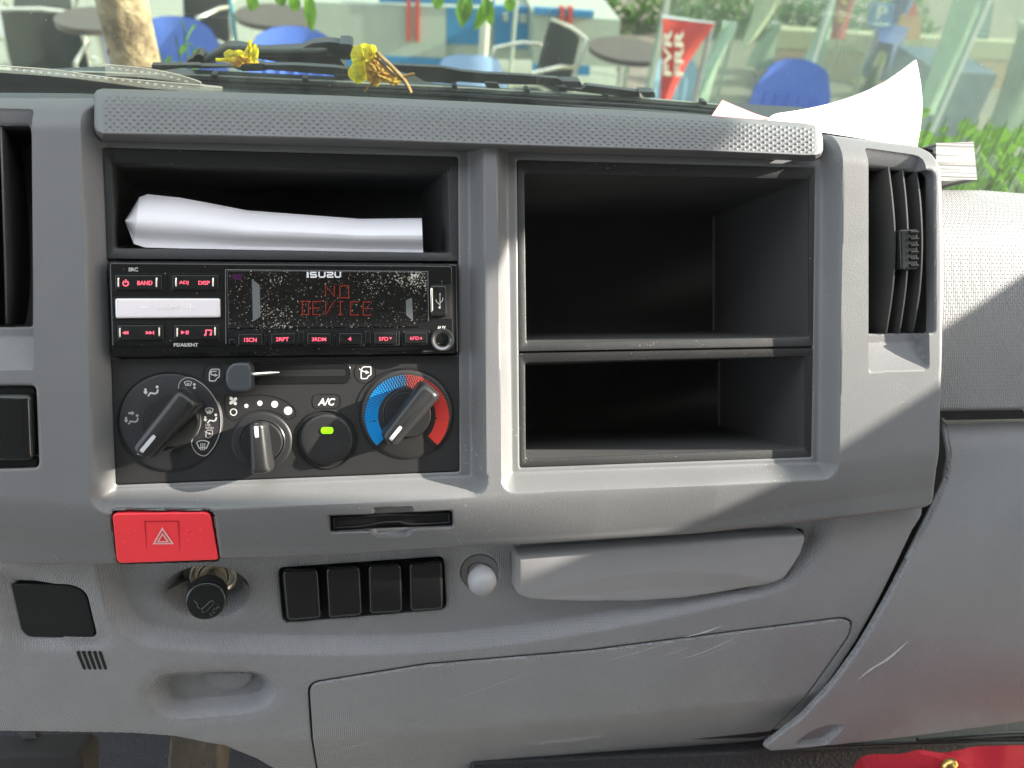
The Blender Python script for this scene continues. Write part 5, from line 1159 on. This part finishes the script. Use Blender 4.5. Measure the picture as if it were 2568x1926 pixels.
# counters
wht = plastic('white_counter', (.40, .44, .37), .5, 0, var=.03); blu = plastic('blue_counter', (.03, .20, .42), .45, 0); red = plastic('red_stripe', (.55, .06, .04), .5, 0)
def slabw(mb, px, d, th): return wslab(mb, px, d, th)
def down(px0, px1, d, ytop):  # front rectangle from ytop px to the floor
    a = wp(px0, ytop, d); b = wp(px1, ytop, d); return [(a.x, a.y, a.z), (b.x, b.y, a.z), (b.x, b.y, 0), (a.x, a.y, 0)]
def counter(name, label, quad, d, th, strips):
    q = wp(*quad[0], d); o = root(name, label, 'counter', (q.x, q.y, 0), 'reception counters', world=True)
    BASES[o.name] = (q.x, q.y, 0); m = MB(); slabw(m, quad, d, th); ob_ = m.build('counter_body', wht, o, 0)
    for nm, px, mt, pr in strips: m = MB(); slabw(m, px, d-pr, pr+.02); m.build(nm, mt, o, 0)
counter('reception_counter', 'left white counter with two red stripes and a blue plinth', [(770, 4), (1118, 20), (1118, 148), (770, 132)], 6.4, .8,
    [('blue_top', [(950, -25), (1240, -8), (1240, 14), (950, 6)], blu, .02), ('blue_plinth', [(770, 132), (1130, 148), (1130, 190), (770, 172)], blu, .01), ('red_stripe', [(1020, -60), (1031, -60), (1029, 104), (1020, 104)], red, .03), ('red_stripe', [(1042, -60), (1053, -60), (1051, 105), (1041, 105)], red, .03)])
counter('reception_counter', 'blue counter section with two white squares between the white counters', [(1118, 16), (1345, 24), (1340, 150), (1118, 148)], 6.5, .6,
    [('blue_panel', [(1120, 20), (1230, 24), (1225, 112), (1120, 110)], blu, .02), ('blue_panel', [(1240, 16), (1343, 20), (1336, 122), (1240, 118)], blu, .03), ('white_square', [(1262, 34), (1275, 34), (1275, 54), (1262, 54)], wht, .05), ('white_square', [(1303, 36), (1322, 36), (1322, 57), (1303, 57)], wht, .05)])
counter('reception_counter', 'right white counter with red stripes and a blue top edge', [(1340, 36), (1556, 50), (1548, 168), (1336, 160)], 6.2, .8,
    [('blue_top', [(1340, 20), (1490, 30), (1488, 46), (1340, 36)], blu, .03), ('blue_plinth', [(1336, 160), (1480, 166), (1478, 190), (1336, 184)], blu, .01), ('red_stripe', [(1406, 20), (1417, 20), (1409, 130), (1400, 130)], red, .05), ('red_stripe', [(1427, 20), (1438, 20), (1426, 130), (1417, 130)], red, .05)])
# posts of the terrace
for (px, w_, col, lab) in ((588, 9, (.10, .30, .36), 'slim teal post standing left of the yellow flower'), (1288, 8, (.42, .45, .36), 'pale slim post in front of the blue counter section'), (1215, 20, (.66, .64, .54), 'broad cream pillar between the counters')):
    a = wp(px, 80, 5.6); m = MB(); m.tube([(a.x, a.y, 0), (a.x, a.y, 3.2)], w_*6/2000/2*1.1, 12); tag(m.build('post', plastic('post_paint', col, .5, 0), None, 50, world=True), lab, 'post', 'terrace posts')
# tree close to the cab
bark = plastic('mottled_bark', (.42, .30, .18), .9, 90, 1, .006, var=.35); nt = bark.node_tree; bsd = nt.nodes['Principled BSDF']
nn = noise(nt, objc(nt), 26, 5, .7); cr = ramp(nt, nn.outputs[0], [(.35, (.16, .10, .06)), (.55, (.40, .29, .18)), (.72, (.62, .50, .34))]); lnk(nt, cr.outputs[0], bsd.inputs['Base Color'])
a = wp(328, 100, 1.35); tree = root('tree', 'brown mottled tree trunk close behind the windscreen at the left', 'tree', (a.x, a.y, 0), None, True); BASES[tree.name] = (a.x, a.y, 0)
r0 = 50*1.5/2000; m = MB(); zz = [0, .8, 1.2, 1.5, 1.8, 2.1, 2.6, 3.4, 4.4]; m.tube([(a.x+.004*math.sin(z*5), a.y, z) for z in zz], [r0*1.3, r0*1.1, r0*1.06, r0*1.0, r0*.98, r0*.97, r0*.95, r0*.8, r0*.5], 20)
kq = wp(288, 134, 1.325); rev(m, kq, (.35, 1, .1), [(.0001, .006), (.006, .005), (.0085, -.001), (.011, -.002), (.0135, .002), (.014, .03)], 20); m.build('trunk', bark, tree, 60)
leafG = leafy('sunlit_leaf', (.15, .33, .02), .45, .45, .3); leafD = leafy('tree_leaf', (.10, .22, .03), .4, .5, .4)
def leaf(mb, p, d, up, L, w):
    p = Vector(p); d = Vector(d).normalized(); s = d.cross(Vector(up)); s = s.normalized() if s.length > .01 else Vector((1, 0, 0)); n_ = s.cross(d)
    v = [p]; 
    for t, ww in ((.25, .8), (.5, 1), (.78, .6)): c = p+d*L*t-Vector(up).normalized()*(-L*.12*math.sin(t*3)); v += [c-s*w*ww/2+n_*w*.12, c, c+s*w*ww/2+n_*w*.12]
    v.append(p+d*L); f = [(0, 2, 1), (0, 3, 2), (1, 2, 5, 4), (2, 3, 6, 5), (4, 5, 8, 7), (5, 6, 9, 8), (7, 8, 10), (8, 9, 10)]
    mb.add([tuple(q) for q in v], f)
m = MB(); rnd = random.Random(3)
for k in range(1500):
    th = rnd.uniform(0, 6.28); rr0 = rnd.random()**.5*1.1; z = 4.3+rnd.random()*1.5; c = (a.x+rr0*math.cos(th), a.y+.6+rr0*math.sin(th), z+.25*math.sin(7*th))
    leaf(m, c, (rnd.uniform(-1, 1), rnd.uniform(-1, 1), rnd.uniform(-.8, .3)), (0, 0, 1), rnd.uniform(.05, .09), rnd.uniform(.02, .035))
m.build('crown', leafD, tree, 0)
for nm, lst, lab in (('hanging_leaves', [((1155, -12), (.1, 0, -1), 60), ((1175, -16), (-.1, 0, -1), 55), ((1228, -10), (-.4, 0, -1), 70), ((1215, -14), (.3, 0, -1), 60), ((1275, -10), (.2, 0, -1), 30), ((1098, -18), (0, 0, -1), 30)], 'spray of green leaves hanging at the top edge over the counters'),
                     ('hanging_leaves', [((775, -25), (.0, 0, -1), 75), ((742, -15), (-.2, 0, -1), 32), ((640, -12), (-.4, 0, -1), 30), ((700, -20), (.2, 0, -1), 25)], 'single long green leaf hanging above the yellow flowers')):
    m = MB()
    for (px, py), dr, L in lst:
        p = wp(px, py, 1.5); leaf(m, p, dr, (0, -1, .2), L*1.7/2000*1.1, .022)
    q = wp(1200, -40, 1.5); tag(m.build(nm, leafG, None, 0, world=True), lab, 'leaves')
# young plant in front of the first blue chair
def plant(lab, pts, name='shrub', r=None, cat='plant', L=(.05, .09), mat=leafG, group='green plants outside the windscreen', stems=True):
    m = MB(); ms = MB(); q0 = wp(*pts[0][0], pts[0][1]); o = root(name, lab, cat, (q0.x, q0.y, 0), group, True); BASES[o.name] = (q0.x, q0.y, 0)
    rn = random.Random(int(pts[0][0][0]))
    for (px, d, n) in pts:
        tip = wp(*px, d); base = Vector((tip.x+rn.uniform(-.05, .05), tip.y, 0)); ms.tube([tuple(base), tuple(base.lerp(tip, .6)+Vector((rn.uniform(-.02, .02), 0, 0))), tuple(tip)], [.004, .003, .0012], 5)
        for k in range(n):
            t = 1-.02-k/n*.42; p = base.lerp(tip, t); an = k*2.4+rn.random(); up = .9-(k/n)*.9
            leaf(m, p, (math.cos(an), math.sin(an)*.6, up+rn.uniform(-.1, .4)), (0, 0, 1), rn.uniform(*L)*(.6+.6*k/n), rn.uniform(.018, .03))
    m.build('foliage', mat, o, 0); ms.build('stem', leafD, o, 60)
plant('young green plant in front of the blue chair right of the tree trunk', [((458, 52), 1.5, 12), ((480, 105), 1.45, 12), ((400, 128), 1.45, 14), ((425, 140), 1.4, 14), ((380, 140), 1.4, 10), ((440, 90), 1.5, 12), ((470, 140), 1.4, 12), ((395, 150), 1.45, 12)], L=(.05, .085))
pts = []; rn = random.Random(11)
for k in range(80):
    x = 2290+k*6.5+rn.uniform(-12, 12); pts.append(((x, 330+rn.uniform(-45, 55)-(45 if k in (3, 4, 6) else 0)), 1.15+rn.uniform(-.12, .35), 20))
plant('bright green bushy shrub outside the glass at the right edge', pts, L=(.03, .06))
# banners, flags and signs on the right, solid stand-ins for reflections in glass
def textw(name, txt, quad, d, mat, parent, bold=.02):
    me = text_mesh(txt, bold); n = len(me.vertices); co = np.empty(n*3); me.vertices.foreach_get('co', co); co = co.reshape(-1, 3); mn = co.min(0); mx = co.max(0)
    u = (co[:, 0]-mn[0])/(mx[0]-mn[0]); v = (co[:, 1]-mn[1])/(mx[1]-mn[1]); tl, tr, br, bl = [np.array(wp(*q, d)) for q in quad]
    q = np.outer((1-u)*(1-v), bl)+np.outer(u*(1-v), br)+np.outer((1-u)*v, tl)+np.outer(u*v, tr); q[:, 1] += np.where(co[:, 2] > 0, -.004, .004)
    me.vertices.foreach_set('co', q.ravel()); me.materials.clear(); finish(me, 0); o = link(name, me, mat, parent, True); return o
def cloth(name, label, cat, px, d, mat, group=None, extra=None):
    q = wp(*px[0], d); o = root(name, label, cat, (q.x, q.y, 0), group, True); BASES[o.name] = (q.x, q.y, 0); m = MB()
    n = len(px)//2; L0 = smoothpts(px[:n], 5); L1 = smoothpts(px[n:][::-1], 5); g = []
    for j in range(7):
        t = j/6; g.append([tuple(wp(a_[0]*(1-t)+b_[0]*t, a_[1]*(1-t)+b_[1]*t, d+.02*math.sin(5*t+i*.3))) for i, (a_, b_) in enumerate(zip(L0, L1))])
    m.loft(g, closed=False); m.loft([[(x, y+.01, z) for x, y, z in r] for r in g], closed=False); m.build('fabric', mat, o, 60)
    ba = wp(*px[-1], d); m = MB(); tpz = wp(*px[0], d); m.tube([(ba.x, ba.y+.03, 0), (ba.x, ba.y+.03, ba.z), (tpz.x, tpz.y+.03, tpz.z)], .012, 8); m.build('pole', legm, o, 60); return o
rb = plastic('red_banner_cloth', (.62, .06, .05), .6, 0, var=.15); pb = plastic('pale_flag_cloth', (.60, .68, .56), .6, 0, var=.08)
o = cloth('banner', 'red banner with white vertical lettering standing beside the right wiper end', 'banner', [(1664, 48), (1660, 160), (1655, 275), (1672, 275), (1722, 165), (1792, 62)], 3.6, rb)
cr_ = plastic('cream_lettering', (.85, .80, .65), .5, 0)
textw('lettering', 'FVR', [(1664, 188), (1664, 72), (1684, 76), (1684, 190)], 3.56, cr_, o); textw('lettering', 'FRR', [(1692, 190), (1692, 74), (1713, 78), (1713, 192)], 3.56, cr_, o)
fg = 'feather flags on the forecourt'
cloth('feather_flag', 'pale green feather flag leaning left of the small red flag', 'flag', [(2064, 38), (2040, 100), (2008, 172), (2064, 172), (2078, 110), (2088, 44)], 6.2, pb, fg)
cloth('feather_flag', 'long pale flag slanting from the top edge down to the shrub', 'flag', [(2400, -20), (2350, 130), (2296, 290), (2362, 285), (2420, 140), (2466, -20)], 4.4, pb, fg)
cloth('feather_flag', 'pale green flag leaning beside the red lettered banner', 'flag', [(1815, 60), (1770, 160), (1715, 270), (1770, 275), (1800, 170), (1850, 62)], 4.6, pb, fg)
cloth('feather_flag', 'cream flag reaching the top edge between the banner and the red flag', 'flag', [(1900, -20), (1880, 60), (1850, 140), (1900, 90), (1935, 40), (1965, -20)], 6.6, plastic('cream_flag', (.62, .60, .44), .6, 0, var=.1), fg)
cloth('feather_flag', 'grey green flag at the far right edge above the shrub', 'flag', [(2560, 60), (2520, 200), (2470, 345), (2560, 350), (2600, 200), (2640, 60)], 4.8, plastic('grey_green_flag', (.20, .25, .21), .6, 0, var=.1), fg)
cloth('feather_flag', 'grey flag leaning just left of the pale green one', 'flag', [(1935, 60), (1900, 110), (1870, 165), (1938, 175), (1945, 120), (1960, 62)], 6.4, plastic('grey_flag', (.32, .38, .30), .6, 0, var=.1), fg)
o = cloth('flag', 'small red flag with yellow marks near the top right', 'flag', [(2100, -12), (2094, 40), (2082, 98), (2118, 98), (2130, 50), (2148, -12)], 5.6, plastic('deep_red_flag', (.48, .03, .04), .6, 0, var=.15))
m = MB(); [slabw(m, circ(2114+dx, dy, 9, 10, 6, .5), 5.55, .01) for dx, dy in ((4, 6), (0, 34), (-4, 50))]; m.build('yellow_marks', plastic('yellow_mark', (.6, .42, .05), .6, 0), o, 0)
def sign(label, px, d, mat, parts, cat='sign'):
    q = wp(*px[3], d); o = root('sign', label, cat, (q.x, q.y, 0), 'signs on the forecourt', True); BASES[o.name] = (q.x, q.y, 0)
    m = MB(); slabw(m, px, d, .02); m.build('board', mat, o, 0); b_ = wp((px[2][0]+px[3][0])/2, px[3][1], d); m = MB(); m.tube([(b_.x, b_.y+.03, 0), (b_.x, b_.y+.03, b_.z)], .02, 8); m.build('post', legm, o, 60); return o
bs = plastic('blue_sign', (.04, .17, .42), .5, 0); o = sign('blue parking sign with a white P', [(2182, 6), (2244, 12), (2238, 76), (2176, 70)], 6.0, bs, None)
textw('lettering', 'P', [(2202, 14), (2228, 16), (2222, 50), (2196, 48)], 5.96, MT['white'], o)
m = MB(); slabw(m, [(2192, 56), (2232, 60), (2230, 66), (2190, 62)], 5.97, .01); m.build('small_print', MT['white'], o, 0)
o = sign('orange board with a dark red triangle right of the parking sign', [(2262, 38), (2310, 40), (2308, 100), (2240, 98)], 6.4, plastic('orange_sign', (.62, .28, .12), .6, 0), None)
m = MB(); slabw(m, [(2296, 4), (2306, 42), (2276, 40)], 6.35, .02); m.build('red_triangle', rb, o, 0)
o = sign('slate blue board with rows of pale lines at the top right', [(2424, -16), (2494, -8), (2478, 98), (2408, 94)], 5.4, plastic('slate_sign', (.10, .19, .25), .6, 0), None)
m = MB()
for k in range(6): slabw(m, [(2424, 6+k*15), (2478, 9+k*15), (2477, 13+k*15), (2423, 10+k*15)], 5.37, .01)
m.build('text_lines', plastic('pale_lines', (.4, .5, .5), .6, 0), o, 0)
# parked motorbikes as far blurry shapes, kerb wall and hedge
def motorbike(px, d, col, lab, yaw):
    q = wp(*px, d); o = root('motorbike', lab, 'motorbike', (q.x, q.y, 0), 'motorbikes parked on the forecourt', True); bm_ = plastic('bike_paint', col, .3, 0)
    for sx in (-.6, .6): m = MB(); m.tube([(sx+.27*math.cos(t), 0, .29+.27*math.sin(t)) for t in np.linspace(0, 2*math.pi, 21)], .045, 8, False); ob(o, m, 'wheel', rubber, 60)
    m = MB(); m.loft([[(-.75, s_*.03, .72), (-.7, s_*.09, .6)] and [(x, s_*w_, z) for x, w_, z in ((-.85, .05, .78), (-.4, .12, .80), (-.05, .13, .74), (.1, .12, .42), (-.1, .12, .32), (-.5, .1, .42))] for s_ in (-1, 1)], True, True); m.tube([(.6, 0, .3), (.5, 0, .65), (.4, 0, .98)], [.05, .08, .1], 8); ob(o, m, 'body', bm_, 30)
    m = MB(); m.tube([(.4, -.3, 1.02), (.42, 0, .98), (.4, .3, 1.02)], .018, 8); m.tube([(-.6, 0, .3), (-.75, 0, .75)], .04, 8); ob(o, m, 'handlebar', chr_, 60); o.rotation_euler.z = yaw
motorbike((2225, 100), 6.4, (.05, .09, .30), 'dark blue motorbike parked behind the tip of the curled sheet', 1.0)
bw = plastic('peach_wall', (.50, .34, .22), .8, 60, .3, .01, var=.15)
m = MB(); box_w(m, (6.6, 13.6, .8), (8.4, .3, 1.6)); tag(m.build('boundary_wall', bw, None, 0, world=True), 'low peach boundary wall behind the forecourt at the top right', 'wall')
o, q = put('covered_crate', 'blue cloth-covered crate beyond the green shrub at the right edge', 'crate', (2440, 190), 4.6); q2 = q
m = MB(); m.box((0, .3, q.z/2), (.42, .5, q.z)); ob(o, m, 'cover', plastic('blue_tarpaulin', (.10, .13, .22), .6, 12, .3, .02, var=.1), 0)
o, q = put('low_barrier', 'low peach and cream barrier standing under the parking sign', 'barrier', (2260, 84), 7.2)
m = MB(); m.box((0, 0, q.z*.3), (2.6, .12, q.z*.6)); ob(o, m, 'lower_board', bw, 0); m = MB(); m.box((0, 0, q.z*.8), (2.6, .13, q.z*.36)); ob(o, m, 'upper_board', plastic('cream_board', (.48, .44, .30), .6, 0), 0)
def hedge(c, d, lab):
    m = MB(); rn = random.Random(5)
    for k in range(1500): leaf(m, (c[0]+rn.uniform(-.5, .5)*d[0], c[1]+rn.uniform(-.5, .5)*d[1], rn.uniform(.02, 1)*d[2]*(.7+.3*rn.random())), (rn.uniform(-1, 1), rn.uniform(-1, 1), rn.uniform(-.3, 1)), (0, 0, 1), .12, .06)
    tag(m.build('hedge', leafD, None, 0, world=True), lab, 'hedge')
hedge((3.7, 8.2, 0), (4.2, .6, .45), 'low dark green hedge across the forecourt behind the flags')
m = MB(); box_w(m, (-1, 14.5, 2.2), (16, .3, 4.4)); tag(m.build('showroom_wall', plastic('showroom_wall_paint', (.42, .46, .38), .6, 0), None, 0, world=True), 'pale green rear wall closing the terrace behind the counters', 'wall')

# glass partition of the showroom between the forecourt and the cab, added to soften the view, reflections painted as pale haze
gm2 = bpy.data.materials.new('painted_haze_glass'); gm2.use_nodes = True; nt = gm2.node_tree; nt.nodes.clear()
o_ = nt.nodes.new('ShaderNodeOutputMaterial'); m1 = nt.nodes.new('ShaderNodeMixShader'); m2 = nt.nodes.new('ShaderNodeMixShader'); tr = nt.nodes.new('ShaderNodeBsdfTransparent'); gl = nt.nodes.new('ShaderNodeBsdfGlossy'); df = nt.nodes.new('ShaderNodeBsdfDiffuse')
tr.inputs[0].default_value = (.88, .95, .90, 1); gl.inputs['Roughness'].default_value = .03; df.inputs[0].default_value = (.45, .58, .50, 1); m1.inputs[0].default_value = .08
nzg = noise(nt, objc(nt), 1.6, 3); rg = ramp(nt, nzg.outputs[0], [(.38, (.02, .02, .02)), (.62, (.20, .20, .20))])
lnk(nt, tr.outputs[0], m1.inputs[1]); lnk(nt, gl.outputs[0], m1.inputs[2]); lnk(nt, rg.outputs[0], m2.inputs[0]); lnk(nt, m1.outputs[0], m2.inputs[1]); lnk(nt, df.outputs[0], m2.inputs[2]); lnk(nt, m2.outputs[0], o_.inputs[0])
q0 = wp(1640, 100, 3.85); q1 = wp(2900, 100, 3.85)
gp_ = root('glass_partition', 'glass screen with painted haze and pale mullions standing behind the red lettered banner', 'glass screen', (q0.x, q0.y, 0), None, True); BASES[gp_.name] = (q0.x, q0.y, 0)
m = MB(); m.box(((q0.x+q1.x)/2, q0.y, 1.15), (q1.x-q0.x, .012, 2.2)); m.build('pane', gm2, gp_, 0)
for k in range(3):
    x_ = q0.x+(q1.x-q0.x)*(.01+.30*k); m = MB(); m.box((x_, q0.y, 1.15), (.018, .04, 2.3)); m.build('mullion', plastic('pale_mullion', (.55, .60, .52), .4, 0), gp_, 0)
